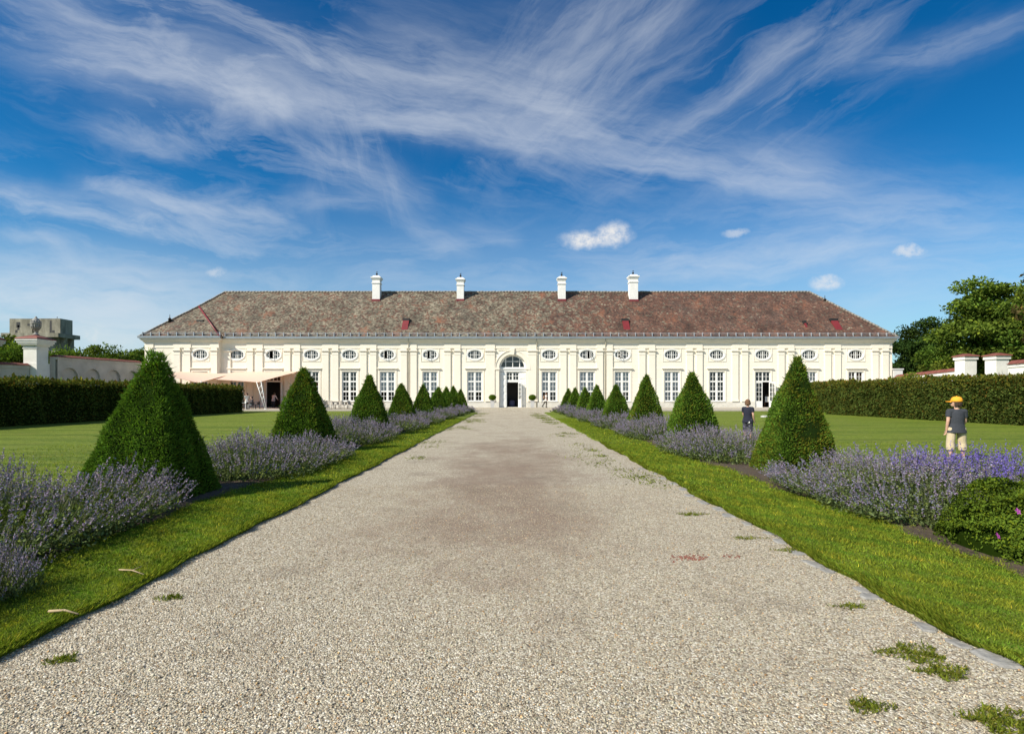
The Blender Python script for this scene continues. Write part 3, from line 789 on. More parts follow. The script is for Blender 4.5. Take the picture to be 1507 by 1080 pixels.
av.build('archway', M['trim'], B, EL)
fw = MB(); yb = .50
fw.ring_xz(arcpts(ARC_R-.004), arcpts(ARC_R-.22), yb-.08, yb+.02, closed=False)
fw.box(-ARC_R+.004, ARC_R-.004, yb-.22, yb+.02, 4.34, ARC_SP+.10); fw.box(-ARC_R+.004, ARC_R-.004, yb-.30, yb+.02, 4.62, 4.76 )
hx = lambda x: math.sqrt((ARC_R-.2)**2-x*x)
for xx, wd in ((-.83, .05), (0, .04), (.83, .05)): fw.box(xx-wd, xx+wd, yb-.06, yb+.01, ARC_SP+.10, ARC_SP+hx(xx))
zc = ARC_SP+.78
for a, c in ((-hx(.78), -.88), (-.78, -.04), (.04, .78), (.88, hx(.78))): fw.box(a, c, yb-.055, yb+.005, zc-.035, zc+.035)
o = fw.build('fan_window', M['white'], B, EL)
link('pane', MB().add([(x, yb-.01, z) for x, z in arcpts(ARC_R-.1)], [tuple(range(25))]).mesh('pane', M['glass'], recalc=False), o)
DO0, DO1, DZ = -.68, .66, 3.08
dfm = MB()
dfm.box(-ARC_R+.004, DO0, yb-.06, yb+.04, ZB+.012, 4.34); dfm.box(DO1, ARC_R-.004, yb-.06, yb+.04, ZB+.012, 4.34)
dfm.box(DO0, DO1, yb-.08, yb+.04, DZ, DZ+.30); dfm.box(DO0, DO1, yb-.06, yb+.04, 4.22, 4.34)
dfm.box(-.10, .08, yb-.07, yb+.04, DZ+.30, 4.22)
for a, c in ((DO0, -.10), (.08, DO1)):
    xm = (a+c)/2; dfm.box(xm-.03, xm+.03, yb-.05, yb+.02, DZ+.30, 4.22)
    for z in (DZ+.74,): dfm.box(a, xm-.03, yb-.048, yb+.018, z-.03, z+.03); dfm.box(xm+.03, c, yb-.048, yb+.018, z-.03, z+.03)
df = dfm.build('door_frame', M['white'], B, EL)
link('pane', MB().add([(DO0, yb, DZ+.3), (DO1, yb, DZ+.3), (DO1, yb, 4.22), (DO0, yb, 4.22)], [(0, 1, 2, 3)]).mesh('pane', M['glass'], recalc=False), df)
sh = MB()
sh.box(0, .84, -.03, .03, 0, 4.16)
for k in range(5): sh.box(.10, .74, -.055, -.03, .14+k*.80, .14+k*.80+.64); sh.box(.18, .66, -.07, -.055, .22+k*.80, .14+k*.80+.56)
SH = sh.mesh('shutter', M['white'])
link('shutter', SH, B, (ARC_X-ARC_R+.02, yb-.10, ZB+.03), R(-6)); link('shutter', SH, B, (ARC_X+DO1+.09, yb-.10, ZB+.03), R(0))
me, gl, hd = door_leaf(.66, DZ-.16, .68, 3)
lf = link('door_leaf', me, B, (ARC_X+DO1+.03, yb-.09, ZB+.03), R(-58)); link('pane', gl, lf); link('handle', hd, lf)
MB().box(-ARC_R+.01, ARC_R-.01, -.45, yb+.2, ZB+.004, ZB+.03).build('doorstep', M['plinth'], B, EL)

# roof: hip roof, with the steeper shoulder over the projecting left wing
ZE = 8.36; YE = -.42; XL, XR = -43.5, 45.42
RZ_ = 14.95; RL, RRx, RY = -37.4, 38.75, 6.2
s_ = .66
Mx, My = XL, YE
Pp = (Mx+s_*(RL-Mx), My+s_*(RY-My), ZE+s_*(RZ_-ZE))
A_ = (XL, YE-PA, ZE); C_ = (XA+.40, YE-PA, ZE); D_ = (XA+.40, YE, ZE); E_ = (XR, YE, ZE)
R1 = (RL, RY, RZ_); R2 = (RRx, RY, RZ_); BL = (XL, 2*RY-YE, ZE); BR = (XR, 2*RY-YE, ZE)
pts = [A_, C_, D_, E_, R2, R1, Pp, BL, BR]
rf = link('roof', MB().add(pts, [(0, 1, 6), (2, 3, 4, 5, 6), (3, 8, 4), (8, 7, 5, 4), (7, 0, 6, 5)]).mesh('roof', M['roof'], recalc=False), B)
link('shoulder_flashing', MB().add([C_, D_, Pp], [(0, 1, 2)]).tube([(C_[0]-.05, C_[1], C_[2]+.05), (Pp[0], Pp[1], Pp[2]+.05)], .10, 6).mesh('shoulder_flashing', [M['redmetal']]), rf)
soff = MB()
soff.add([(XL, YE-PA, ZE-.03), (XA+.4, YE-PA, ZE-.03), (XA+.4, YE, ZE-.03), (XR, YE, ZE-.03), (XR, 13, ZE-.03), (XL, 13, ZE-.03)], [(0, 1, 2, 3, 4, 5)])
link('soffit', soff.mesh('soffit', M['trim'], recalc=False), rf)
cap = MB()
def caprow(a, b_, n, r=.13):
    a, b_ = Vector(a), Vector(b_); dv = (b_-a)/n
    for k in range(n):
        p, q = a+dv*k, a+dv*(k+1.06); jz = random.uniform(-.02, .02)
        cap.tube([p+Vector((0, 0, .02+jz)), q+Vector((0, 0, .05+jz))], [r*1.12, r*.95], 6)
caprow(R1, R2, 190); caprow(A_, Pp, 20, .11); caprow(Pp, R1, 12, .11); caprow(E_, R2, 30, .12)
link('ridge_tiles', cap.mesh('ridge_tiles', simple('mortared ridge tiles', (.24, .215, .185), .9, .4, 3)), rf)
gu = MB()
def gutter(x0, x1, y):
    gu.box(x0, x1, y-.14, y+.02, 8.205, 8.40)
    gu.box(x0, x1, y-.17, y-.14, 8.36, 8.42)
gutter(XL-.1, XA+.5, YE-PA); gutter(XA+.51, XR+.12, YE)
gu.box(XL-.14, XL-.0, YE-PA+.02, 13, 8.205, 8.40); gu.box(XR+.0, XR+.14, YE+.02, 13, 8.205, 8.40)
link('gutter', gu.mesh('gutter', M['zinc']), B)
sg = MB()
for (x0, x1, y) in ((XL+.3, XA+.3, YE-PA), (XA+.6, XR-.2, YE)):
    for zz in (.20, .36): sg.box(x0, x1, y+.13+zz*.4, y+.16+zz*.4, ZE+.14+zz, ZE+.17+zz)
    n = int((x1-x0)/.98)
    for k in range(n+1):
        x = x0+k*(x1-x0)/n; sg.box(x-.035, x+.035, y+.12, y+.30, ZE+.06, ZE+.56)
link('snow_guard', sg.mesh('snow_guard', simple('galvanised steel', (.55, .57, .60), .35, .1, 3, metal=.5)), rf)
def roofz(y): return ZE+(y-YE)*(RZ_-ZE)/(RY-YE)
def chimney(px, pyt, w_px, pyb):
    Yc = 5.3; Z = 62+Yc; x = gx(px, Z); hw = w_px*Z/FPX/2; zt = gz(pyt, Z); hy = hw*.95
    zb = roofz(Yc-hy)-.3
    b_ = MB(); b_.box(-hw, hw, -hy, hy, zb+.32, zt-.62); b_.box(-hw-.07, hw+.07, -hy-.07, hy+.07, zt-1.02, zt-.90)
    b_.frustum((0, 0), zt-.62, zt-.34, hw, hy, hw+.15, hy+.15); b_.box(-hw-.16, hw+.16, -hy-.16, hy+.16, zt-.34, zt-.20); b_.frustum((0, 0), zt-.20, zt, hw+.05, hy+.05, hw-.12, hy-.12)
    o = link('chimney', b_.mesh('chimney', M['chim']), B, (x, Yc, 0))
    fl = MB(); fl.box(-hw-.07, hw+.07, -hy-.07, hy+.07, zb-.1, zb+.50); link('flashing', fl.mesh('flashing', M['redmetal']), o)
    cw = MB(); cw.lathe([(.09, zt), (.09, zt+.25), (.16, zt+.27), (.03, zt+.42), (.02, zt+.60)], 8); cw.tube([(-.10, 0, zt+.52), (.12, 0, zt+.56)], .03, 5)
    link('cowl', cw.mesh('cowl', M['dark']), o)
chimney(554.6, 406.5, 11.0, 433); chimney(677.8, 409, 10.2, 431); chimney(826.6, 407.5, 10.6, 431); chimney(931.6, 405, 12, 433)
def hatch(px, pyc, wd, ln):
    Yc = 1.1; Z = 62+Yc; x = gx(px, Z); y0 = Yc-ln*.36; k = (RZ_-ZE)/(RY-YE)
    b_ = MB(); h = wd/2; y1 = y0+ln*.70; z0, z1 = roofz(y0), roofz(y1)
    b_.add([(-h, y0, z0+.02), (h, y0, z0+.02), (h, y1, z1+.30), (-h, y1, z1+.30), (-h, y0, z0-.15), (h, y0, z0-.15), (h, y1+.1, z1-.1), (-h, y1+.1, z1-.1)],
           [(0, 1, 2, 3), (4, 0, 3, 7), (1, 5, 6, 2), (3, 2, 6, 7), (4, 5, 1, 0)])
    o = link('roof_hatch', b_.mesh('roof_hatch', M['redmetal']), B, (x, 0, 0))
    t = MB(); t.box(-h-.04, h+.04, y1-.05, y1+.45, z1+.16, z1+.52); link('hood', t.mesh('hood', M['dark']), o)
hatch(596.3, 484, .74, 1.45); hatch(921.5, 484, .76, 1.35); hatch(1231.5, 481, .82, 1.4); hatch(1186, 478, .22, .5); hatch(292, 488, .7, .8)
for (x, y, z) in ((-41.4, 1.3, 10.6), (40.0, 4.9, 13.6)):
    MB().lathe([(.16, z-.3), (.16, z+.1), (.22, z+.12), (.05, z+.32), (.02, z+.7)], 8, (x, y, 0)).build('roof_vent', M['dark'], rf)
for px in (601.5, 789.6, 890.6):
    MB().tube([(bx(px), -.33, 8.25), (bx(px), -.33, 8.0), (bx(px), -.16, 7.6), (bx(px), -.10, 7.0), (bx(px), -.10, ZB)], .055, 8).build('downpipe', simple('painted downpipe', (.50, .46, .37), .5), B)
# ------------------------------------------------------------------ clipped yew pyramids
def half_w(t, base=.78, top=.045, bulge=.045):
    w_ = top+(base-top)*(1-t)+bulge*np.sin(PI*t)
    return w_*np.where(t > .98, np.sqrt(np.maximum(0.02, 1-((t-.98)/.03)**2)), 1.0)
def sq(th, n=8):
    return 1/(np.abs(np.cos(th))**n+np.abs(np.sin(th))**n)**(1/n)
def yew_mesh(name, N, L, Wd, seed, H=2.2, brown=.12):
    global rng
    rng = np.random.default_rng(seed)
    C = Cards()
    nu, nv = 40, 26
    th = np.linspace(0, 2*PI, nu, endpoint=False); tt = np.linspace(0, .995, nv)
    V = np.array([[half_w(np.array([t]))[0]*.92*sq(a)*math.cos(a), half_w(np.array([t]))[0]*.92*sq(a)*math.sin(a), t*H*.985] for t in tt for a in th])
    V[:, :2] *= (1+.03*vnoise(V, seed, 5))[:, None]
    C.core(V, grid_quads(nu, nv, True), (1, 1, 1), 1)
    # sample the surface, more of it low down where the pyramid is wide
    t = rng.random(N*3); keep = rng.random(N*3) < half_w(t)/.80+.12; t = t[keep][:N]; n = len(t)
    side = rng.integers(0, 4, n); s_ = rng.uniform(-1, 1, n); a = np.arctan2(s_, 1)+side*PI/2
    w_ = half_w(t); r = w_*sq(a)
    pos = np.stack([r*np.cos(a), r*np.sin(a), t*H], 1)
    nb = np.stack([np.cos(a)*np.abs(np.cos(a))**3, np.sin(a)*np.abs(np.sin(a))**3, np.zeros(n)], 1); nb = unit(nb); nb[:, 2] = .25+.9*(t > .95)
    lump = vnoise(pos, seed+1, 4.5)+.6*vnoise(pos, seed+9, 1.9)
    pos += nb*(.030*lump[:, None]-.018+.012*rng.normal(size=(n, 1)))
    ax = unit(nb)*.62+rv(n)*.62+np.array([0, 0, .28])
    Ls = L*rng.uniform(.6, 1.35, n)
    stray = rng.random(n) < (.016+.05*(t > .9)); Ls[stray] *= 2.3; ax[stray] = unit(nb[stray])*.8+rv(stray.sum())*.4+np.array([0, 0, .35])
    br = 1+.22*lump+.28*rng.normal(size=n); br = np.clip(br, .35, 1.9)
    tint = np.stack([br, br, br], 1)
    b_ = (rng.random(n) < brown*(1+1.3*vnoise(pos, seed+5, 3))); tint[b_] *= (1.55, .86, .9)
    yg = rng.random(n) < .12; tint[yg] *= (1.5, 1.35, 1.1)
    C.add(pos, ax, Ls, Wd*rng.uniform(.7, 1.3, n), tint, 0, wid=.45)
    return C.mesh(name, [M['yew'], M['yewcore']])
YN = [yew_mesh('topiary_yew', 42000, .046, .014, 11, brown=.03), yew_mesh('topiary_yew', 30000, .052, .017, 12, brown=.3), yew_mesh('topiary_yew', 20000, .06, .022, 13), yew_mesh('topiary_yew', 20000, .06, .022, 17, brown=.18)]
YF = [yew_mesh('topiary_yew', 7000, .085, .035, 14), yew_mesh('topiary_yew', 7000, .085, .035, 15)]
LEFT = [(222, 7.75, 522), (448, 14.0, 541), (543, 20.0, 552), (592, 26, 564), (622.5, 31.6, 566), (644, 37, 569.5), (657, 41.2, 569.5), (668, 45.3, 568), (677, 48.5, 573)]
RIGHT = [(1168, 10.3, 526), (1020, 16, 548), (950, 21.5, 551), (907, 27.3, 566), (879.5, 33, 566.5), (862, 38.2, 570), (846, 44, 570.5), (835.6, 48.4, 572)]
ORD = ['nearest', 'second', 'third', 'fourth', 'fifth', 'sixth', 'seventh', 'eighth', 'ninth']
TREES = {}
for side, row in (('left', LEFT), ('right', RIGHT)):
    for i, (px, Z, top) in enumerate(row):
        me = (YN[0] if side == 'left' else YN[1]) if i == 0 else (YN[2+(i+(side == 'right')) % 2] if i < 4 else YF[(i+(side == 'right')) % 2])
        H = gz(top, Z); kw = .83 if (side, i) == ('right', 0) else 1.0
        if i == 0: lab = 'big clipped yew pyramid nearest the camera, %s of the gravel path' % side
        elif i == len(row)-1: lab = 'farthest small yew pyramid in the row %s of the gravel path' % side
        else: lab = '%s yew pyramid counted from the camera, in the row %s of the path' % (ORD[i], side)
        o = link('topiary_yew', me, None, (gx(px, Z), Z, 0), (R(90)*i if i else 0)+random.uniform(-.03, .03))
        k = random.uniform(.96, 1.03); o.scale = (k*kw*random.uniform(.96, 1.03), k*kw*random.uniform(.96, 1.03), H/2.2); o.rotation_euler.x = R(random.uniform(-1.6, 1.6)); o.rotation_euler.y = R(random.uniform(-1.6, 1.6))
        tag(o, lab, 'topiary', 'clipped yew pyramids along the path'); TREES[(side, i)] = o

# ------------------------------------------------------------------ lavender drifts between the pyramids
def drift_mesh(name, N, seed, bloom=.88, W=3.25, Ln=4.4, hh=.34, big=1.0, viol=1.0, nl=9, nf=11, spike=.15):
    """stems fanning out of an oblong clump; x across, y along, origin in the middle"""
    global rng
    rng = np.random.default_rng(seed); C = Cards()
    nu, nv = 36, 7; V = []
    for j in range(nv):
        f = j/(nv-1)
        for i in range(nu):
            a = 2*PI*i/nu; ca, sa = math.cos(a), math.sin(a); q = float(sq(np.array([a]), 3.0)[0])
            V.append((ca*q*W*.36*math.cos(f*1.5), sa*q*Ln*.40*math.cos(f*1.5), hh*.60*math.sin(f*1.5)))
    V = np.array(V); V[:, 2] *= (1+.35*vnoise(V[:, :2], seed, 3)); V[:, :2] *= (1+.06*vnoise(V, seed+2, 4))[:, None]
    C.core(V, grid_quads(nu, nv, True), (.22, .27, .2), 1)
    ex = rng.uniform(-1, 1, N); ey = rng.uniform(-1, 1, N); rr = (np.abs(ex)**3+np.abs(ey)**3)**(1/3)
    ok = rr < 1; ex, ey, rr = ex[ok], ey[ok], rr[ok]; n = len(ex)
    p2 = np.stack([ex*W*.5, ey*Ln*.5], 1)
    lump = .75*vnoise(p2, seed+3, 2.6)+.5*vnoise(p2, seed+6, 6)
    base = np.stack([p2[:, 0]*.86, p2[:, 1]*.90, np.full(n, .0)], 1)
    L = hh*(1.05+.42*lump+.18*rng.normal(size=n))*(1-.35*rr**3); L = np.clip(L, .14*hh/.42, hh*1.7)*1.15
    lean = np.clip(.12+1.0*rr**2.2+.12*rng.normal(size=n), 0, 1.25)
    dirx = np.stack([ex*Ln, ey*W*.9], 1); dirx = unit(dirx+.35*rng.normal(size=(n, 2)))
    d0 = np.stack([dirx[:, 0]*np.sin(lean), dirx[:, 1]*np.sin(lean), np.cos(lean)], 1)
    base[:, 2] = .02
    mid = base+d0*L[:, None]*.55; d1 = unit(d0+np.array([0, 0, .32])+.12*rng.normal(size=(n, 3))); tip = mid+d1*L[:, None]*.5
    sidev = np.cross(d0, rv(n))
    C.add(base, mid-base, np.linalg.norm(mid-base, axis=1), .007*big, np.repeat((.9+.25*rng.normal(size=n))[:, None], 3, 1), 3, sidev)
    C.add(mid, tip-mid, np.linalg.norm(tip-mid, axis=1), .006*big, np.repeat((1+.25*rng.normal(size=n))[:, None], 3, 1), 3, sidev)
    ns = int(N*1.6); aa = rng.uniform(0, 2*PI, ns); qq = rng.uniform(.70, 1.0, ns)*(1+.10*np.sin(5*aa+seed)); sk = np.stack([np.cos(aa)*sq(aa, 3.0)*W*.46*qq, np.sin(aa)*sq(aa, 3.0)*Ln*.47*qq, rng.uniform(0, .16, ns)*(1.3-qq)*2*hh/.34], 1)
    b_ = np.clip(.9+.3*rng.normal(size=ns), .3, 1.7); t3 = np.stack([b_, b_, b_*.9], 1); yl = rng.random(ns) < .25; t3[yl] *= (1.35, 1.2, .6)
    C.add(sk, rv(ns)+np.array([0, 0, .5]), .05*big*rng.uniform(.6, 1.4, ns), .024*big, t3, 1)
    for k in range(nl):      # leaves
        f = rng.uniform(.15, 1.0, n)[:, None]; p = base+(mid-base)*f*1.25
        lf = rng.random(n); b_ = np.clip(1+.3*rng.normal(size=n)+.15*lump, .4, 1.9)
        t3 = np.stack([b_*1.0, b_, b_*1.0], 1); y = lf < .2; t3[y] *= (1.35, 1.25, .7)
        C.add(p, rv(n)+d0*.5+np.array([0, 0, .2]), .042*big*rng.uniform(.6, 1.4, n), .018*big*rng.uniform(.7, 1.4, n), t3, 1)
    sl = spike*hh/.42*rng.uniform(.6, 1.4, n)
    fl = rng.random(n) < bloom*np.clip(1+.9*lump, .25, 1.2)
    for k in range(nf):
        f = rng.uniform(0, 1, n)[:, None]; p = tip+d1*(f-.45)*sl[:, None]
        m_ = fl
        b_ = np.clip(1+.28*rng.normal(size=n), .4, 1.9); t3 = np.stack([b_*(1.0+.12*rng.normal(size=n)), b_, b_*(.85+.2*viol)], 1)
        t3[rng.random(n) < .18] *= (.95, 1.1, .6)
        C.add(p[m_], (rv(n)+d1*.9)[m_], .022*big*rng.uniform(.7, 1.3, n)[m_], .014*big*rng.uniform(.7, 1.3, n)[m_], t3[m_], 2)
    return C.mesh(name, [M['herb'], M['herb'], M['bloom'], M['stem']])
DN = [drift_mesh('lavender_drift', 3600, 21, hh=.40, nl=16, nf=17, spike=.19, bloom=.6), drift_mesh('lavender_drift', 3800, 22, hh=.38, viol=1.25, nl=14, nf=15, spike=.18, bloom=.75), drift_mesh('lavender_drift', 2600, 23, big=1.15), drift_mesh('lavender_drift', 2600, 24, big=1.15)]
DM = [drift_mesh('lavender_drift', 1500, 25, big=1.6, nf=8, nl=7), drift_mesh('lavender_drift', 1500, 26, big=1.6, nf=8, nl=7)]
DF = [drift_mesh('lavender_drift', 700, 27, big=2.6, nf=6, nl=6), drift_mesh('lavender_drift', 700, 28, big=2.6, nf=6, nl=6)]
def put_drift(me, side, X, y0, y1, lab, hs=1.0, ws=1.0, rz=0):
    o = link('lavender_drift', me, None, (X, (y0+y1)/2, .02), rz)
    o.scale = (ws, (y1-y0)/4.4, hs); tag(o, lab, 'lavender', 'lavender drifts between the yew pyramids'); return o
for side, row in (('left', LEFT), ('right', RIGHT)):
    sg_ = -1 if side == 'left' else 1
    for i in range(len(row)):
        Z = row[i][1]; X = gx(row[i][0], Z)
        nxt = row[i+1][1] if i+1 < len(row) else Z+2.2
        me = DN[2+(i+(sg_ > 0)) % 2] if i < 2 else (DM[(i+(sg_ > 0)) % 2] if i < 5 else DF[i % 2])
        y0, y1 = Z+.75, nxt-.35 if i+1 < len(row) else min(49.3, nxt)
        lab = ('lavender drift between the %s and %s yew pyramids of the %s row' % (ORD[i], ORD[i+1], side)) if i+1 < len(row) else 'last small lavender drift beyond the farthest yew pyramid, %s row' % side
        if side == 'left': y0 = Z+.85
        if y1-y0 > .6: put_drift(me, side, X-sg_*.14, y0, y1, lab, (1.12 if side == 'left' else (1.0 if i == 0 else 1.2))*random.uniform(.92, 1.08), .95, PI if i % 2 else 0)
put_drift(DN[0], 'left', -5.60, 2.9, 7.45, 'tall lavender drift in front of the nearest left yew pyramid at the left frame edge', 1.0, .95)
put_drift(DN[1], 'right', 5.72, 5.1, 9.5, 'broad violet lavender drift in front of the nearest right yew pyramid', .86, 1.0)
for (x, y, sx, sy, lab) in ((-4.15, 3.55, .38, .30, 'low dark lavender clump at the lower left corner of the picture'),):
    o = link('lavender_clump', DN[2], None, (x, y, .02)); o.scale = (sx, sy, .8); tag(o, lab, 'lavender')

# (leafy cranesbill and violet salvia at the near right end of the bed
def cranesbill():
    global rng
    rng = np.random.default_rng(31); C = Cards(); n = 30000
    a = rng.uniform(0, 2*PI, n); f = rng.random(n)**.6; r = .98
    q = rng.uniform(.0, 1, n)
    pos = np.stack([np.cos(a)*.80*np.sqrt(1-(q*.96)**2.4)*f**.3, np.sin(a)*1.05*np.sqrt(1-(q*.96)**2.4)*f**.3, q*.62], 1)
    pos += .12*vnoise(pos, 3, 6)[:, None]*np.array([1, 1, .8])
    nn = unit(pos*np.array([1, 1, 1.2])+rv(n)*.35)
    b_ = np.clip(1.1+.3*rng.normal(size=n)+.25*vnoise(pos, 8, 6), .4, 2); t3 = np.stack([b_*.80, b_*.82, b_*.6], 1)
    y = rng.random(n) < .2; t3[y] *= (1.5, 1.25, .8)
    C.add(pos, unit(np.cross(nn, rv(n)))+nn*.35, .032*rng.uniform(.6, 1.3, n), .020*rng.uniform(.6, 1.2, n), t3, 0, np.cross(nn, rv(n)))
    nu, nv = 24, 7; V = np.array([[.70*math.cos(k*.25)*math.cos(2*PI*i/nu), .92*math.cos(k*.25)*math.sin(2*PI*i/nu), .5*math.sin(k*.25)] for k in range(nv) for i in range(nu)])
    C.core(V, grid_quads(nu, nv, True), (.16, .2, .14), 0)
    return C.mesh('cranesbill_plant', [M['leaf'], M['leaf']])
CR = cranesbill()
ge = link('cranesbill_plant', CR, None, (4.95, 5.0, .02)); ge.scale = (.80, .78, .92)
tag(ge, 'leafy green cranesbill with a few magenta flowers at the right edge of the bed', 'cranesbill')
ge2 = link('cranesbill_plant', CR, None, (6.1, 5.55, .02), 2.0); ge2.scale = (.8, .8, 1.0)
tag(ge2, 'second leafy cranesbill half hidden behind the magenta flowered one', 'cranesbill')
lw = link('leafy_weed', CR, None, (-4.95, 5.35, .02), 1.1); lw.scale = (.55, .45, .50); tag(lw, 'low yellow green leafy weed in front of the tall left lavender drift', 'weed')
lw = link('leafy_weed', CR, None, (-5.0, 6.35, .02), 4.0); lw.scale = (.40, .40, .52); tag(lw, 'small leafy weed at the foot of the left lavender, next to the nearest left pyramid', 'weed')
magenta = simple('magenta petals', (.36, .06, .33), .6, .2, 30)
fm = MB()
for k in range(5):
    a = 2*PI*k/5; c, s_ = math.cos(a), math.sin(a)
    fm.add([(0, 0, 0), (.016*c-.010*s_, .016*s_+.010*c, .006), (.030*c, .030*s_, .004), (.016*c+.010*s_, .016*s_-.010*c, .006)], [(0, 1, 2, 3)])
fm.ball((0, 0, .004), .005, 6, 4)
FL = fm.mesh('flower', magenta)
for (x, y, z) in ((-.62, -.50, .50), (-.30, -.66, .36), (.12, -.86, .30), (.34, -.80, .40), (.40, -.86, .28), (.46, -.84, .34), (-.66, -.30, .22), (.02, -.80, .46), (.62, -.70, .44), (-.45, -.62, .26), (-.1, -.78, .56)):
    f_ = link('flower', FL, ge, (x, y, z)); f_.rotation_euler = (R(60), R(random.uniform(-30, 30)), random.uniform(-.5, .5)); f_.scale = (1.3, 1.3, 1.3)
def salvia(name, n, seed, W, Ln, hh):
    global rng
    rng = np.random.default_rng(seed); C = Cards()
    base = np.stack([rng.uniform(-W, W, n), rng.uniform(-Ln, Ln, n), np.zeros(n)], 1)
    d0 = unit(np.stack([.18*rng.normal(size=n)+.1*base[:, 0], .18*rng.normal(size=n)+.1*base[:, 1], np.ones(n)], 1))
    L = hh*rng.uniform(.75, 1.2, n); tip = base+d0*L[:, None]
    C.add(base, d0, L, .008, (1, 1, 1), 2)
    for k in range(10):
        f = rng.uniform(.1, .75, n)[:, None]; b_ = np.clip(1+.3*rng.normal(size=n), .4, 1.8); C.add(base+(tip-base)*f, rv(n)+np.array([0, 0, .4]), .06*rng.uniform(.6, 1.3, n), .02, np.stack([b_, b_, b_*.9], 1), 0)
    for k in range(16):
        f = rng.uniform(.68, 1.05, n)[:, None]; b_ = np.clip(1+.25*rng.normal(size=n), .4, 1.8); C.add(base+(tip-base)*f, rv(n)+d0*.5, .022, .014, np.stack([b_*.62, b_*.55, b_*1.45], 1), 1)
    return C.mesh(name, [M['herb'], M['bloom'], M['stem']])
sv = link('violet_salvia', salvia('violet_salvia', 620, 41, .95, 1.1, .66), None, (6.55, 7.0, .02)); tag(sv, 'upright deep violet salvia behind the cranesbill, below the boy with the orange cap', 'salvia')

# ------------------------------------------------------------------ hornbeam hedges
def hedge_mesh(name, x0, x1, y0, y1, H, N, seed, Ls=.10, ends=True):
    global rng
    rng = np.random.default_rng(seed); C = Cards()
    nx, ny, nz = 4, max(3, int((y1-y0)/1.0)), 5
    bmv = MB().box(x0+.10, x1-.10, y0+.10, y1-.10, 0, H-.12)
    C.core(np.array(bmv.v), np.array(bmv.f), (.28, .28, .26), 0)
    A = [('x0', (y1-y0)*H), ('x1', (y1-y0)*H), ('top', (y1-y0)*(x1-x0)), ('y0', (x1-x0)*H), ('y1', (x1-x0)*H)]
    tot = sum(a for _, a in A)
    for k, a in A:
        n = int(N*a/tot); u_ = rng.random(n); v_ = rng.random(n)
        if k in ('x0', 'x1'):
            x = np.full(n, x0 if k == 'x0' else x1); y = y0+(y1-y0)*u_; z = H*v_**.95; nn = np.array([-1 if k == 'x0' else 1, 0, .1])
        elif k == 'top': x = x0+(x1-x0)*v_; y = y0+(y1-y0)*u_; z = np.full(n, H); nn = np.array([0, 0, 1])
        else: y = np.full(n, y0 if k == 'y0' else y1); x = x0+(x1-x0)*u_; z = H*v_; nn = np.array([0, -1 if k == 'y0' else 1, .1])
        pos = np.stack([x, y, z], 1); lump = vnoise(pos, seed, 2.3); l2 = vnoise(pos, seed+4, 7)
        pos = pos+nn*((.12 if k == 'top' else .08)*lump+.05*l2+.05*rng.normal(size=n))[:, None]
        if k != 'top': pos += np.array([0, 0, 1])*(.05*l2*(pos[:, 2] > H*.9))[:, None]; pos[:, 2] = np.maximum(pos[:, 2], .03)
        ax = rv(n)+nn*.55+np.array([0, 0, .15]); Lk = Ls*rng.uniform(.6, 1.4, n)
        shoots = rng.random(n) < (.09 if k == 'top' else .008); Lk[shoots] *= 2.2; ax[shoots] = np.array([0, 0, 1])+.5*rv(shoots.sum())
        b_ = np.clip(1+.28*rng.normal(size=n)+.18*lump+.15*l2, .35, 2); t3 = np.stack([b_, b_, b_], 1)
        tip = rng.random(n) < np.clip(.12+.55*(pos[:, 2]/H-.72)*3, .10, .62)      # new bronze growth on the crest
        t3[tip] *= (1.55, 1.10, .8)
        br = rng.random(n) < .12; t3[br] *= (1.3, .75, .8)
        C.add(pos, ax, Lk, Lk*.55, t3, 0)
    return C.mesh(name, M['hedge'])
o = link('hedge', hedge_mesh('hedge', -26.0, -24.4, 18, 47.6, 2.2, 60000, 51)); tag(o, 'long dark clipped hedge in shadow along the left lawn', 'hedge')
o = link('hedge', hedge_mesh('hedge', 25.4, 27.0, 20, 47.0, 2.42, 90000, 52)); tag(o, 'long sunlit clipped hedge along the right lawn', 'hedge')

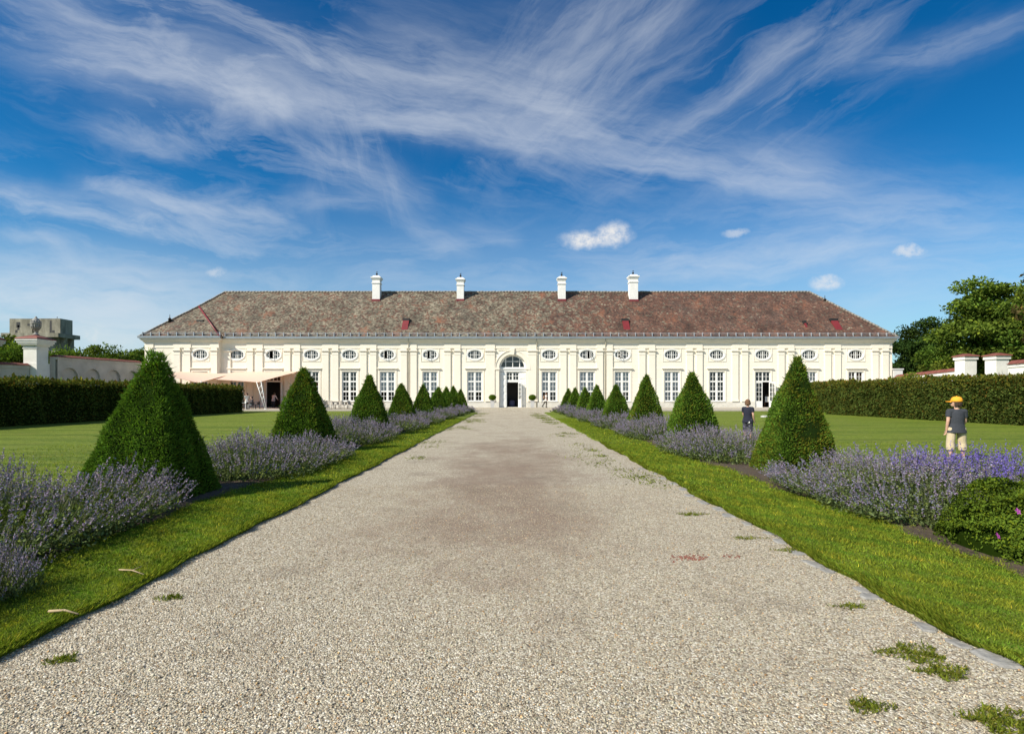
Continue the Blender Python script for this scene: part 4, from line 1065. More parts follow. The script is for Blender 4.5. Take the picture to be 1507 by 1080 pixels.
# ------------------------------------------------------------------ trees beyond the walls
def tree(name, loc, rx, ry, z0, z1, nclump, nleaf, Lf, mat_, seed, lab, group, trunk_r=.35, droop=0, tintv=.3, flat=1.0, clr=1.0):
    global rng
    rng = np.random.default_rng(seed)
    root = empty(name, loc); tag(root, lab, 'tree', group)
    C = Cards(); cz, hz = (z0+z1)/2, (z1-z0)/2
    cen = rv(nclump)*(rng.random((nclump, 1))**.32)
    cen = cen*np.array([rx, ry, hz])*(.80+.16*rng.normal(size=(nclump, 1)))
    cen[:, 2] += cz; ok = cen[:, 2] > z0*.7; cen = cen[ok]
    for c in cen:
        r = clr*rng.uniform(.10, .19)*(rx+hz)/1.15; n = int(nleaf*(rng.uniform(.6, 1.3)))
        q = rv(n)*(rng.random((n, 1))**.4)*r*np.array([1.15, 1.15, .62*flat]); p = c+q
        out = unit((c-np.array([0, 0, cz]))/np.array([rx, ry, hz]))
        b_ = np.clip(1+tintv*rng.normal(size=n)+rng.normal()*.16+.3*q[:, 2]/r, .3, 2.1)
        t3 = np.stack([b_*(1+.08*rng.normal()), b_, b_*.95], 1); y = rng.random(n) < .12; t3[y] *= (1.5, 1.3, .9)
        ax = rv(n)*.9+out*.4-np.array([0, 0, droop]); L = Lf*rng.uniform(.6, 1.35, n)
        C.add(p, ax, L, L*.55, t3, 0)
    link('crown', C.mesh('crown', mat_), root)
    t = MB(); t.tube([(0, 0, -.1), (.1, 0, z0*.6), (-.1, .1, z0+hz*.5), (.05, 0, cz+hz*.55)], [trunk_r*1.25, trunk_r, trunk_r*.7, trunk_r*.2], 9)
    for k in range(0, len(cen), max(1, len(cen)//16)):
        c = cen[k]; s0 = Vector((0, 0, z0*.7+hz*.5*rng.random())); m_ = s0.lerp(Vector(c), .55)+Vector((0, 0, hz*.12))
        t.tube([s0, m_, Vector(c)], [trunk_r*.42, trunk_r*.25, trunk_r*.06], 6)
    t.build('trunk', M['bark'], root)
    return root
GR = 'trees behind the right garden wall'; GL = 'trees behind the left garden wall'
tree('broadleaf_tree', (gx(1500, 66), 66, 0), 10.2, 7, 1.0, 17.2, 150, 480, .42, M['leaf'], 61, 'large spreading light green tree behind the right wall pillars', GR, .5, .2, flat=.8, clr=.8)
tree('dark_tree', (gx(1354, 92), 92, 0), 6.0, 6, .5, 15.2, 70, 420, .42, M['darkleaf'], 62, 'round dark green tree just right of the palace hall', GR, .4)
tree('dark_tree', (gx(1300, 96), 96, 0), 6.0, 6, .5, 8.6, 40, 260, .5, M['darkleaf'], 63, 'low dark tree half hidden behind the right corner of the palace hall', GR, .3)
tree('broadleaf_tree', (gx(1408, 76), 76, 0), 6, 5, .3, 10.0, 50, 380, .4, M['leaf'], 64, 'lower green tree filling the gap between the dark tree and the spreading tree', GR, .3, .1)
tree('copper_tree', (gx(1592, 46), 46, 0), 4.6, 4, 4, 14.6, 46, 260, .34, leafmat('dusky leaves', (.055, .05, .022), .2), 65, 'dusky tree whose branch tips enter at the right frame edge, above the wall', GR, .3)
for k, (px, Z, rx, top, lab) in enumerate([(24, 62, 3.6, 499, 'bushy tree between the two left gate pillars, below the concrete tower'), (118, 70, 4.6, 504, 'bushy olive green tree just right of the urn pillar'), (160, 80, 4.0, 513, 'low bushy tree in the middle behind the left wall'),
                                             (205, 86, 3.6, 509, 'bushy tree touching the left corner of the palace hall'), (80, 84, 4, 512, 'bushy tree behind the urn pillar')]):
    tree('bushy_tree', (gx(px, Z), Z, 0), rx*1.3, 3.5, 0.4, gz(top, Z)*1.05, 52, 340, .34, M['leaf'], 70+k, lab, GL, .25)
o = tree('climbing_shrub', (gx(1350, 45), 46.6, 0), 2.2, .8, 1.0, gz(549, 45), 24, 260, .14, M['leaf'], 81, 'loose light green shrub poking above the right hedge', None, .06)
o['category'] = 'shrub'

# ------------------------------------------------------------------ near grass, pebbles, weeds
def blades(name, boxes, seed, hgt=.030):
    global rng
    rng = np.random.default_rng(seed); C = Cards()
    for (xa, xb, ya, yb, dn, sc) in boxes:
        n = int(abs(xb-xa)*(yb-ya)*dn); x = rng.uniform(xa, xb, n); y = rng.uniform(ya, yb, n)
        pos = np.stack([x, y, np.zeros(n)], 1); lum = vnoise(pos[:, :2], seed, 3); lum2 = vnoise(pos[:, :2], seed+3, 11)
        b_ = np.clip(1+.3*rng.normal(size=n)+.14*lum+.12*lum2, .4, 2); t3 = np.stack([b_*(1+.22*lum2), b_, b_*.9], 1)
        dry = rng.random(n) < .07; t3[dry] *= (2.0, 1.5, 1.6)
        ax = np.stack([.75*rng.normal(size=n), .75*rng.normal(size=n), np.ones(n)], 1)
        C.add(pos, ax, hgt*sc**.5*rng.uniform(.5, 1.35, n)*(1+.25*lum2), .0055*sc, t3, 0, wid=.3)
    # ragged fringe of longer blades hanging over the gravel on both edges of the path
    for sg_, ef in ((-1, edge_l), (1, edge_r)):
        n = 15000; y = 2.0+15*rng.random(n)**1.5; e = np.array([ef(q) for q in y]); off = np.abs(rng.normal(size=n))*.05*(1+.6*vnoise(y[:, None], 5+sg_, 3))
        pos = np.stack([e+sg_*off-sg_*.015, y, np.where(off < .04, -.02, 0)], 1); b_ = np.clip(.85+.3*rng.normal(size=n), .3, 1.7); t3 = np.stack([b_*1.05, b_, b_*.9], 1); t3[rng.random(n) < .12] *= (1.7, 1.25, 1.4)
        ax = np.stack([-sg_*(.35+.5*rng.random(n)), .5*rng.normal(size=n), np.full(n, .75)], 1)
        C.add(pos, ax, .05*rng.uniform(.5, 1.4, n)*(1+.4*vnoise(y[:, None], 9+sg_, 5)), .006*(.7+y/9), t3, 0, wid=.3)
    return C
bl = [(-4.5, -2.99, 2.0, 4.5, 8500, 1), (-4.5, -2.99, 4.5, 8, 5500, 1.3), (-4.5, -2.99, 8, 16, 2000, 2), (-4.6, -2.99, 16, 34, 420, 3.6), (2.83, 4.6, 16, 34, 420, 3.6), (2.83, 4.5, 2.0, 4.5, 8500, 1), (2.83, 4.5, 4.5, 8, 5500, 1.3), (2.83, 4.5, 8, 16, 2000, 2),
      (-14, -7.0, 7, 12, 260, 2.0), (7.0, 14, 8, 13, 260, 2.0), (-14, -7.0, 12, 16, 100, 2.0), (7.0, 14, 13, 17, 100, 2.0)]
gr = link('grass', blades('grass', bl, 91).mesh('grass', M['blade'])); tag(gr, kind='stuff')
def scatter_pebbles():
    global rng
    rng = np.random.default_rng(95)
    n = 80000; y = 2.0+7.0*rng.random(n)**1.8; x = rng.uniform(-3.0, 2.85, n)
    keep = (x > -y*1.02) & (x < y*1.02); x, y = x[keep], y[keep]; n = len(x)
    s_ = rng.uniform(.0028, .0062, n)*(1+.7*(rng.random(n) < .06))
    o8 = np.array([[1, 0, 0], [0, 1, 0], [-1, 0, 0], [0, -1, 0], [0, 0, 1], [0, 0, -1]], float)
    q = rng.normal(size=(n, 4)); q /= np.linalg.norm(q, axis=1, keepdims=True); a, b_, c, d_ = q.T
    Rm = np.stack([1-2*(c*c+d_*d_), 2*(b_*c-a*d_), 2*(b_*d_+a*c), 2*(b_*c+a*d_), 1-2*(b_*b_+d_*d_), 2*(c*d_-a*b_), 2*(b_*d_-a*c), 2*(c*d_+a*b_), 1-2*(b_*b_+c*c)], 1).reshape(n, 3, 3)
    st = np.stack([s_*rng.uniform(.8, 1.5, n), s_*rng.uniform(.7, 1.1, n), s_*rng.uniform(.5, .9, n)], 1)
    V = np.einsum('nij,nkj->nki', Rm, o8[None]*st[:, None, :]); V[:, :, 2] *= .75
    V += np.stack([x, y, np.full(n, -.035)+s_*.42], 1)[:, None, :]
    T = np.array([[0, 1, 4], [1, 2, 4], [2, 3, 4], [3, 0, 4], [1, 0, 5], [2, 1, 5], [3, 2, 5], [0, 3, 5]])
    F = (np.arange(n)[:, None, None]*6+T[None]).reshape(-1, 3)
    b_ = np.clip(rng.choice([.34, .58, .8, 1.0, 1.15, 1.35], n, p=[.08, .13, .23, .28, .20, .08])*rng.uniform(.85, 1.15, n), .1, 1.6)
    t3 = np.stack([b_*(1+.05*rng.normal(size=n)), b_, b_*(1-.06*rng.random(n))], 1); og = rng.random(n) < .12; t3[og] *= (1.0, .74, .5)
    return npmesh('loose_pebbles', V.reshape(-1, 3), F, M['pebble'], np.repeat(t3, 6, 0))
tag(link('loose_pebbles', scatter_pebbles()), kind='stuff')
def tuft(name, loc, rx, ry, n, seed, lab=None, hgt=.05):
    global rng
    rng = np.random.default_rng(seed); C = Cards()
    a = rng.uniform(0, 2*PI, n); r = rng.random(n)**.6
    pos = np.stack([np.cos(a)*r*rx*(1+.4*np.sin(3*a+seed)), np.sin(a)*r*ry*(1+.3*np.sin(2*a)), np.zeros(n)], 1)
    b_ = np.clip(.74+.25*rng.normal(size=n), .25, 1.5); t3 = np.stack([b_*1.1, b_, b_*1.1], 1); t3[rng.random(n) < .2] *= (1.6, 1.2, 1.6)
    C.add(pos, np.stack([.9*rng.normal(size=n), .9*rng.normal(size=n), np.full(n, .8)], 1), hgt*rng.uniform(.4, 1.3, n), .007, t3, 0, wid=.35)
    o = link(name, C.mesh(name, M['blade']), None, loc)
    return tag(o, lab, 'weeds', 'weed tufts in the gravel')
def gp(px, py, z=-.033):
    Z = FPX*(CAM_H-z)/(py-HY); return (gx(px, Z), Z, z)
big = [(1345, 962, .20, .14, 700, 'green weed tuft in the gravel near the lower right stones'), (1390, 990, .15, .10, 500, 'olive weed patch touching the larger tuft at lower right'), (1475, 1062, .20, .13, 900, 'dark mossy weed patch in the lower right corner'),
       (1277, 1040, .12, .07, 260, 'thin dry weeds in gravel near the bottom right'), (92, 971, .085, .06, 200, 'small bright weed tuft in gravel at lower left'), (251, 880, .10, .07, 180, 'small weed tuft in gravel beside the left grass edge'),
       (1252, 893, .13, .06, 160, 'sparse weeds in gravel in line with the red brick crumbs, far right'), (1168, 810, .20, .09, 220, 'flat weed tuft beside the right edging stones'), (1018, 757, .2, .1, 300, 'weed streak in the gravel right of the trodden strip'),
       (1100, 792, .2, .08, 160, 'small weed tuft left of the flat one by the right edging')]
for k, (px, py, rx, ry, n, lab) in enumerate(big): tuft('weed_tuft', gp(px, py), rx*.9, ry*.85, n, 200+k, lab, .034)
# the many small weeds farther along both edges of the path
def small_weeds():
    global rng
    rng = np.random.default_rng(333); C = Cards()
    for k in range(95):
        s_ = -1 if rng.random() < .5 else 1; y = rng.uniform(9, 46); x = (-2.5 if s_ < 0 else 2.2)+rng.normal()*.28
        n = rng.integers(30, 120); rx = rng.uniform(.08, .3); pos = np.stack([x+rng.normal(size=n)*rx, y+rng.normal(size=n)*rx*1.6, np.full(n, -.03)], 1)
        b_ = np.clip(.8+.3*rng.normal(size=n), .3, 1.6); C.add(pos, np.stack([.9*rng.normal(size=n), .9*rng.normal(size=n), np.full(n, .6)], 1), .06*rng.uniform(.4, 1.3, n), .016, np.stack([b_*1.15, b_, b_], 1), 0)
    return C.mesh('weeds', M['blade'])
tag(link('weeds', small_weeds()), kind='stuff')
def crumbs():
    global rng
    rng = np.random.default_rng(8); C = MB()
    for (px, py, n, sx, sy) in ((1014, 821, 60, .075, .045), (1080, 819, 10, .05, .03), (1045, 820, 5, .15, .05)):
        c = gp(px, py)
        for k in range(n):
            x, y = c[0]+rng.normal()*sx, c[1]+rng.normal()*sy; s_ = rng.uniform(.004, .012); h = rng.uniform(.4, .9)*s_
            C.frustum((x, y), -.035, -.035+h+.006, s_, s_*.7, s_*.6, s_*.5)
    return C.mesh('brick_crumbs', simple('crushed red brick', (.25, .11, .08), .9, .4, 40))
tag(link('brick_crumbs', crumbs()), kind='stuff')
# dead twigs on the grass and gravel edge
for k, (p0, p1, r, lab) in enumerate([((72, 899), (115, 903), .008, 'pale dead stick lying on the grass edge at far lower left'), ((175, 838), (212, 845), .006, 'thin forked twig on the left grass strip')]):
    a, b_ = Vector(gp(*p0, .02)), Vector(gp(*p1, .02)); t = MB(); m_ = a.lerp(b_, .5)+Vector((0, .01, .012)); t.tube([a-m_, (0, 0, 0), b_-m_], [r*1.2, r, r*.6], 7)
    if k: t.tube([(0, 0, 0), (.05, .05, .02)], [r*.7, r*.3], 5)
    tag(t.build('twig', simple('bleached twig', (.36, .28, .17), .8, .3, 20), None, m_), lab, 'twig')
# granite edging stones, most of them along the right side of the path
stones = [(1463, 967, .17, .07), (1425, 944, .10, .05), (1392, 920, .13, .05), (1318, 876, .13, .06), (1290, 866, .10, .05), (1236, 838, .10, .05), (1214, 828, .12, .06), (1190, 812, .13, .06), (1162, 795, .13, .06), (1140, 783, .12, .06), (1112, 769, .17, .07), (1090, 757, .16, .07),
          (1068, 748, .15, .07), (1048, 738, .16, .07), (1032, 728, .15, .07), (1014, 719, .16, .07), (998, 711, .16, .07), (984, 703, .16, .07), (970, 696, .17, .07), (956, 689, .17, .07)]
NW = ['first', 'second', 'third', 'fourth', 'fifth', 'sixth', 'seventh', 'eighth', 'ninth', 'tenth', 'eleventh', 'twelfth', 'thirteenth', 'fourteenth', 'fifteenth', 'sixteenth', 'seventeenth', 'eighteenth', 'nineteenth', 'twentieth']
def stone_mesh(seed):
    r = random.Random(seed); b_ = MB(); n = 11; pr = []
    for k in range(n): a = 2*PI*k/n; q = r.uniform(.70, 1.15); pr.append((math.cos(a)*q/(abs(math.cos(a))**4+abs(math.sin(a))**4)**.25, math.sin(a)*q))
    vs = [(x, y, -.5) for x, y in pr]+[(x, y, .15) for x, y in pr]+[(x*.86, y*.84, .5+r.uniform(-.1, .1)) for x, y in pr]
    fs = [(k, (k+1) % n, n+(k+1) % n, n+k) for k in range(n)]+[(n+k, n+(k+1) % n, 2*n+(k+1) % n, 2*n+k) for k in range(n)]+[tuple(2*n+k for k in range(n))]
    return b_.add(vs, fs).mesh('edging_stone', M['stone'])
SMS = [stone_mesh(k) for k in range(4)]
for k, (px, py, hl, hw) in enumerate(stones):
    p = gp(px, py, -.02); o = link('edging_stone', SMS[k % 4], None, (edge_r(p[1])-.055, p[1], -.034), R(90+random.uniform(-12, 12)))
    q_ = random.uniform(.55, .95); o.scale = (hl*q_, hw*random.uniform(.9, 1.5), random.uniform(.018, .03)); tag(o, 'grey edging stone at the right gravel edge, %s counted from the camera' % NW[k], 'stone', 'granite stones edging the gravel path')
# ------------------------------------------------------------------ garden walls and gate pillars
def wall_run(name, lab, a, b_, h0, h1, th, mat_, niches=0, group=None, cop=.22, dp=.16):
    """a wall from a to b (plan points), coping of red tiles on top"""
    a, b_ = Vector((a[0], a[1], 0)), Vector((b_[0], b_[1], 0)); d_ = b_-a; L = d_.length
    rz = math.atan2(d_.y, d_.x)
    o_ = empty(name, a, rz); tag(o_, lab, 'wall', group)
    m_ = MB()
    def prism(x0, x1, y0, y1, z0, za, zb, mi=0, tgt=m_):
        tgt.add([(x0, y0, z0), (x1, y0, z0), (x1, y1, z0), (x0, y1, z0), (x0, y0, za), (x1, y0, zb), (x1, y1, zb), (x0, y1, za)],
                [(0, 3, 2, 1), (4, 5, 6, 7), (0, 1, 5, 4), (1, 2, 6, 5), (2, 3, 7, 6), (3, 0, 4, 7)], mi)
    t = th/2
    hs = lambda x: h0+(h1-h0)*x/L
    if niches:      # pilaster strips and round headed blind niches on the face that looks at the lawn
        prism(0, L, -t+dp, t, -.1, h0, h1)
        nb = 2*niches+1; wd = L/nb
        face = MB(); polys = []
        x = 0
        for k in range(niches):
            c = (k+.5)*L/niches; r = .95; zsp = hs(c)-1.95
            n = 12
            pts = [(c-r, .9)]+[(c+r, .9)]+[(c+r*math.cos(PI*q/n), zsp+r*math.sin(PI*q/n)) for q in range(n+1)]
            x0, x1 = k*L/niches, (k+1)*L/niches
            outer = [(x0, -.1), (x1, -.1), (x1, hs(x1)-.25), (x0, hs(x0)-.25)]
            tris = tessellate_polygon([[Vector((p[0], p[1], 0)) for p in outer], [Vector((p[0], p[1], 0)) for p in pts]])
            flat = outer+pts
            m_.add([(p[0], -t, p[1]) for p in flat], [tuple(q) for q in tris])
            n2 = len(pts); m_.add([(p[0], -t, p[1]) for p in pts]+[(p[0], -t+dp+.005, p[1]) for p in pts], [(q, (q+1) % n2, n2+(q+1) % n2, n2+q) for q in range(n2)])
        prism(0, L, -t-.05, -t+dp+.01, -.1, .75, .75)
        m_.add([(0, -t, h0-.25), (L, -t, h1-.25), (L, -t+dp+.01, h1-.25), (0, -t+dp+.01, h0-.25)], [(0, 1, 2, 3)])
        prism(0, L, -t-.04, -t+dp+.01, h0-.25, h0-.004, h1-.004)
    else:
        prism(0, L, -t, t, -.1, h0-.28, h1-.28)
        m2 = [(0, -t-.07, h0-.28), (L, -t-.07, h1-.28), (L, t+.07, h1-.28), (0, t+.07, h0-.28), (0, -t-.07, h0-.004), (L, -t-.07, h1-.004), (L, t+.07, h1-.004), (0, t+.07, h0-.004)]
        m_.add(m2, [(0, 3, 2, 1), (4, 5, 6, 7), (0, 1, 5, 4), (1, 2, 6, 5), (2, 3, 7, 6), (3, 0, 4, 7)])
    m_.build('masonry', mat_, o_)
    c = MB(); n = max(1, int(L/.32))
    for k in range(n):
        xa, xb = k*L/n, (k+1)*L/n+.02; j = random.uniform(-.012, .012); za, zb = hs(xa)+j, hs(min(xb, L))+j
        e = t+.17
        c.add([(xa, -e, za), (xb, -e, zb+.02), (xb, 0, zb+cop+.02), (xa, 0, za+cop), (xb, e, zb+.02), (xa, e, za), (xa, -e, za-.0), (xb, -e, zb)], [(0, 1, 2, 3), (3, 2, 4, 5)])
        c.add([(xa, -e, za), (xb, -e, zb), (xb, -e, zb+.05), (xa, -e, za+.05)], [(0, 1, 2, 3)])
    c.build('coping', M['redtile'], o_)
    return o_
def pillar(name, lab, x, y, hw, h, mat_, group, ornate=False, rz=0):
    o_ = empty(name, (x, y, 0), rz); tag(o_, lab, 'gate pillar', group)
    b_ = MB()
    if ornate:
        b_.box(-hw-.08, hw+.08, -hw-.08, hw+.08, -.1, 4.55); b_.box(-hw, hw, -hw, hw, 4.55, h-1.0)
        b_.box(-hw-.05, hw+.05, -hw-.05, hw+.05, h-1.25, h-1.15)
        for k, (e, z0, z1) in enumerate([(.10, h-1.0, h-.86), (.26, h-.86, h-.70), (.34, h-.70, h-.50), (.42, h-.50, h-.34)]): b_.box(-hw-e, hw+e, -hw-e, hw+e, z0, z1)
        b_.build('shaft', mat_, o_)
        MB().frustum((0, 0), h-.34, h-.20, hw+.46, hw+.46, hw+.36, hw+.36).frustum((0, 0), h-.20, h+.08, hw+.36, hw+.36, hw*.35, hw*.35).build('cap', M['redtile'], o_)
    else:
        b_.box(-hw, hw, -hw, hw, -.1, h-.62); b_.box(-hw-.10, hw+.10, -hw-.10, hw+.10, h-.62, h-.30)
        b_.build('shaft', mat_, o_)
        MB().frustum((0, 0), h-.30, h-.20, hw+.20, hw+.20, hw+.16, hw+.16).frustum((0, 0), h-.20, h, hw+.16, hw+.16, hw*.3, hw*.3).build('cap', M['redtile'], o_)
    return o_
# left: X about -45, seen on its shaded side
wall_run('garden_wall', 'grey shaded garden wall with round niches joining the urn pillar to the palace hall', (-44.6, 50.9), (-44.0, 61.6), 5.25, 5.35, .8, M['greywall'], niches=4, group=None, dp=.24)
pillar('gate_pillar', 'tall left gate pillar carrying the stone urn', -45.4, 49.9, .62, 7.15, M['whitewall'], None, True)
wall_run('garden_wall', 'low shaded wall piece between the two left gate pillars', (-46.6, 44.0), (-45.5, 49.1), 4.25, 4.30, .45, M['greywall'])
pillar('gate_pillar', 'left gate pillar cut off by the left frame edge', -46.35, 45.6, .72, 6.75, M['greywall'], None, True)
ub = MB(); ub.lathe([(.34, 0), (.34, .10), (.20, .16), (.13, .30), (.16, .40), (.30, .52), (.46, .80), (.53, 1.10), (.53, 1.18), (.60, 1.22), (.60, 1.30), (.50, 1.34), (.46, 1.50), (.40, 1.62), (.30, 1.74), (.16, 1.82), (.10, 1.95), (.02, 2.02)], 24)
for k in range(12):
    a = 2*PI*k/12; ub.tube([(.30*math.cos(a), .30*math.sin(a), .52), (.50*math.cos(a), .50*math.sin(a), .86), (.55*math.cos(a), .55*math.sin(a), 1.14)], [.03, .055, .04], 5); ub.ball((.47*math.cos(a+.26), .47*math.sin(a+.26), 1.44), .10, 8, 5)
ub.v = [(a*.72, b_*.72, c*.90) for a, b_, c in ub.v]
un = ub.build('stone_urn', M['urn'], None, (-45.4, 49.9, 7.24)); tag(un, 'carved grey stone urn with a flower garland on top of the left pillar', 'urn')
# right: X about 45, sunlit
wall_run('garden_wall', 'white right garden wall with red tile coping, between the palace hall and the first pillar', (45.3, 61.6), (46.2, 53.6), 3.55, 4.05, .5, M['whitewall'], cop=.36)
pillar('gate_pillar', 'white right gate pillar nearer the palace hall', gx(1421, 53.4), 53.4, .60, 5.75, M['whitewall'], None)
pillar('gate_pillar', 'white right gate pillar nearer the right frame edge', gx(1467, 49.9), 49.9, .60, 5.55, M['whitewall'], None)
wall_run('garden_wall', 'white wall with red tile coping at the right frame edge', (45.9, 48.1), (44.6, 36.0), 4.35, 4.35, .5, M['whitewall'], cop=.36)
st = MB().box(-.55, .55, -.3, .3, 3.2, 4.55).box(-.65, .65, -.36, .36, 4.55, 4.70)
tag(st.build('wall_stub', M['whitewall'], None, (45.75, 62.3, 0)), 'small white block of masonry against the right corner of the palace hall', 'wall')

# ------------------------------------------------------------------ far concrete tower
T = empty('concrete_tower', (gx(60, 250), 250, 0)); tag(T, 'huge grey concrete anti aircraft tower far behind the left wall', 'tower')
def tx(px): return gx(px, 250)-gx(60, 250)
zt = gz(469, 250); zp = gz(491, 250); zq = gz(497, 250)
sh_ = MB(); sh_.box(tx(18), tx(86), 1, 9, -1, zq-.02); sh_.build('shaft', M['concrete'], T)
dk_ = MB(); dk_.box(tx(10), tx(92)+.6, -3, 9.5, zq, zp)
for px in (16, 32, 48, 64, 80): dk_.add([(tx(px)-.5, -2.6, zq-.01), (tx(px)+.5, -2.6, zq-.01), (tx(px)+.5, .99, zq-.01), (tx(px)-.5, .99, zq-.01), (tx(px)-.5, .99, zq-5), (tx(px)+.5, .99, zq-5)], [(0, 1, 5, 4), (0, 4, 3), (1, 2, 5), (0, 3, 2, 1)])
xs_ = tx(86)+.01
for y in (1.5, 5.5): dk_.add([(xs_+2.4, y, zq-.01), (xs_+2.4, y+1, zq-.01), (xs_, y+1, zq-.01), (xs_, y, zq-.01), (xs_, y, zq-5), (xs_, y+1, zq-5)], [(0, 1, 2, 3), (0, 3, 4), (1, 5, 2), (0, 4, 5, 1)])
dk_.build('gallery', M['concrete'], T)
up = MB(); up.box(tx(14), tx(47), 0, 7, zp+.01, zt); up.box(tx(47)+.01, tx(58), 4, 7, zp+.01, zt-.2); up.box(tx(58)+.02, tx(90), -.5, 6.5, zp+.01, zt)
up.build('bunker', M['concrete'], T)
op = MB()
for (px, py, a, h) in ((27, 478, 1.0, 1.3), (27, 482, .5, 1.2), (42, 478, .6, .5), (24, 488, .6, .8), (51, 488, .6, .8), (76, 482, .5, 3.2), (80, 488.5, .7, .7)):
    x, z = tx(px), gz(py, 250); yf = -.5 if px > 58 else (4 if 47 < px < 58 else 0); op.add([(x-a, yf-.02, z-h), (x+a, yf-.02, z-h), (x+a*.9, yf-.02, z+h), (x-a*.9, yf-.02, z+h), (x-a, yf+.6, z-h), (x+a, yf+.6, z-h), (x+a*.9, yf+.6, z+h), (x-a*.9, yf+.6, z+h)], [(0, 1, 2, 3), (0, 4, 5, 1), (1, 5, 6, 2), (2, 6, 7, 3), (3, 7, 4, 0)])
op.build('opening', M['dark'], T)
MB().tube([(tx(73.5), 4, zt), (tx(73.5), 4, zt+1.6)], .12, 5).build('mast', M['dark'], T)

# ------------------------------------------------------------------ planters beside the entrance
def ball_mesh():
    global rng
    rng = np.random.default_rng(66); C = Cards(); n = 2600
    d_ = rv(n); pos = d_*np.array([.40, .40, .31])*(1+.05*rng.normal(size=(n, 1)))
    b_ = np.clip(1.0+.3*rng.normal(size=n), .4, 1.8)
    C.add(pos, d_*.5+rv(n), .055, .035, np.stack([b_*1.15, b_*.98, b_*.8], 1), 0)
    m_ = MB().ball((0, 0, 0), (.36, .36, .27), 16, 9); q = np.array([f for f in m_.f if len(f) == 4]); C.core(np.array(m_.v), q, (.4, .4, .35), 0)
    return C.mesh('foliage', M['yew'])
BALL = ball_mesh()
pb_ = MB().frustum((0, 0), .02, .76, .20, .20, .22, .22).box(-.245, .245, -.245, .245, .76, .82); pb_.box(-.16, .16, -.16, .16, 0, .02); PLM = pb_.mesh('tub', M['box'])
for px, lab in ((724.7, 'clipped box ball in a square grey tub left of the entrance'), (783.5, 'clipped box ball in a square grey tub right of the entrance')):
    o_ = empty('potted_box_ball', (gx(px, 60.6), 60.6, .104)); tag(o_, lab, 'potted shrub', 'box balls flanking the entrance')
    link('tub', PLM, o_); link('foliage', BALL, o_, (0, 0, 1.17)); MB().tube([(0, 0, .8), (0, 0, 1.0)], .03, 6).build('stem', M['bark'], o_)

# ------------------------------------------------------------------ cafe: shade sails, masts, furniture
def sail(name, lab, corners, sag, pull):
    """cloth stretched between corner points (order round the edge), edges curving inwards"""
    n = 14; P = [Vector(c) for c in corners]; V = []
    for j in range(n):
        for i in range(n):
            a, b_ = i/(n-1), j/(n-1); a2 = a+(.5-a)*pull*4*b_*(1-b_)*.5; b2 = b_+(.5-b_)*pull*4*a*(1-a)*.5
            p = (P[0]*(1-a2)+P[1]*a2)*(1-b2)+(P[3]*(1-a2)+P[2]*a2)*b2; p.z -= sag*16*a*(1-a)*b_*(1-b_)*.5; V.append(p)
    Q = grid_quads(n, n); Vb = [v-Vector((0, 0, .02)) for v in V]; N_ = n*n
    m_ = MB(); m_.add(V, [tuple(q) for q in Q], 0, True); m_.add(Vb, [tuple(reversed(q)) for q in Q], 0, True)
    o_ = m_.build(name, M['sail']); tag(o_, lab, 'shade sail', 'beige shade sails over the cafe terrace'); return o_
def sp(px, py, Z): return (gx(px, Z), Z, gz(py, Z))
A = [sp(246, 553, 56.5), sp(292, 563.5, 53.6), sp(345, 549.5, 61.85), sp(262, 546.5, 61.3)]
sail('shade_sail', 'left beige shade sail in front of the projecting wing', A, .3, .05)
Bs = [sp(300, 557.5, 58.0), sp(379.5, 562.5, 52.8), sp(441, 546.5, 61.9), sp(346, 547, 61.9)]
sail('shade_sail', 'right beige shade sail stretched over the cafe door', Bs, .35, .06)
def mast(name, lab, foot, tops):
    o_ = MB()
    for k, t_ in enumerate(tops): o_.tube([Vector(foot)+Vector(((k-.5)*.12, 0, 0)), Vector(t_)], .04, 8)
    if len(tops) > 1:
        for f in (.35, .55, .75):
            p, q = Vector(foot).lerp(Vector(tops[0]), f), Vector(foot).lerp(Vector(tops[1]), f+.12); o_.tube([p, q], .03, 6)
    o_.lathe([(.16, 0), (.16, .03), (.07, .05)], 12, foot)
    tag(o_.build(name, M['steel']), lab, 'mast')
f_ = sp(391, 602.6, 52.8); f_ = (f_[0], f_[1], .1)
mast('sail_mast', 'white V shaped steel mast under the right shade sail', f_, [sp(377.5, 562, 52.8), sp(384, 561, 52.8)])
f_ = sp(297, 600, 53.6); mast('sail_mast', 'white steel post of the left shade sail rising behind the hedge', (f_[0], f_[1], .1), [sp(296, 560, 53.6)])
f_ = sp(250, 600, 56.5); mast('sail_mast', 'white post at the outer corner of the left shade sail', (f_[0], f_[1], .1), [sp(247, 553, 56.5)])
def chair_mesh():
    m_ = MB()
    for x, y in ((-.22, -.20), (.22, -.20), (-.20, .22), (.20, .22)): m_.tube([(x, y, 0), (x*.96, y*.92, .43)], .020, 6)
    m_.box(-.26, .26, -.24, .25, .42, .47)
    n = 9; out = []
    for k in range(n):
        a = PI*(-.08+1.16*k/(n-1)); x, y = .28*math.cos(a), .06+.22*math.sin(a); out.append((x, y, .64+.22*max(0, math.sin(a))**.7))
    m_.tube(out, .022, 6)
    vs = []
    for p in out: vs += [(p[0]*.93, p[1]*.97, .46), (p[0]*.98, p[1], p[2])]
    m_.add(vs, [(2*k, 2*k+2, 2*k+3, 2*k+1) for k in range(n-1)])
    return m_.mesh('cafe_chair', M['rattan'])
CHM = chair_mesh()
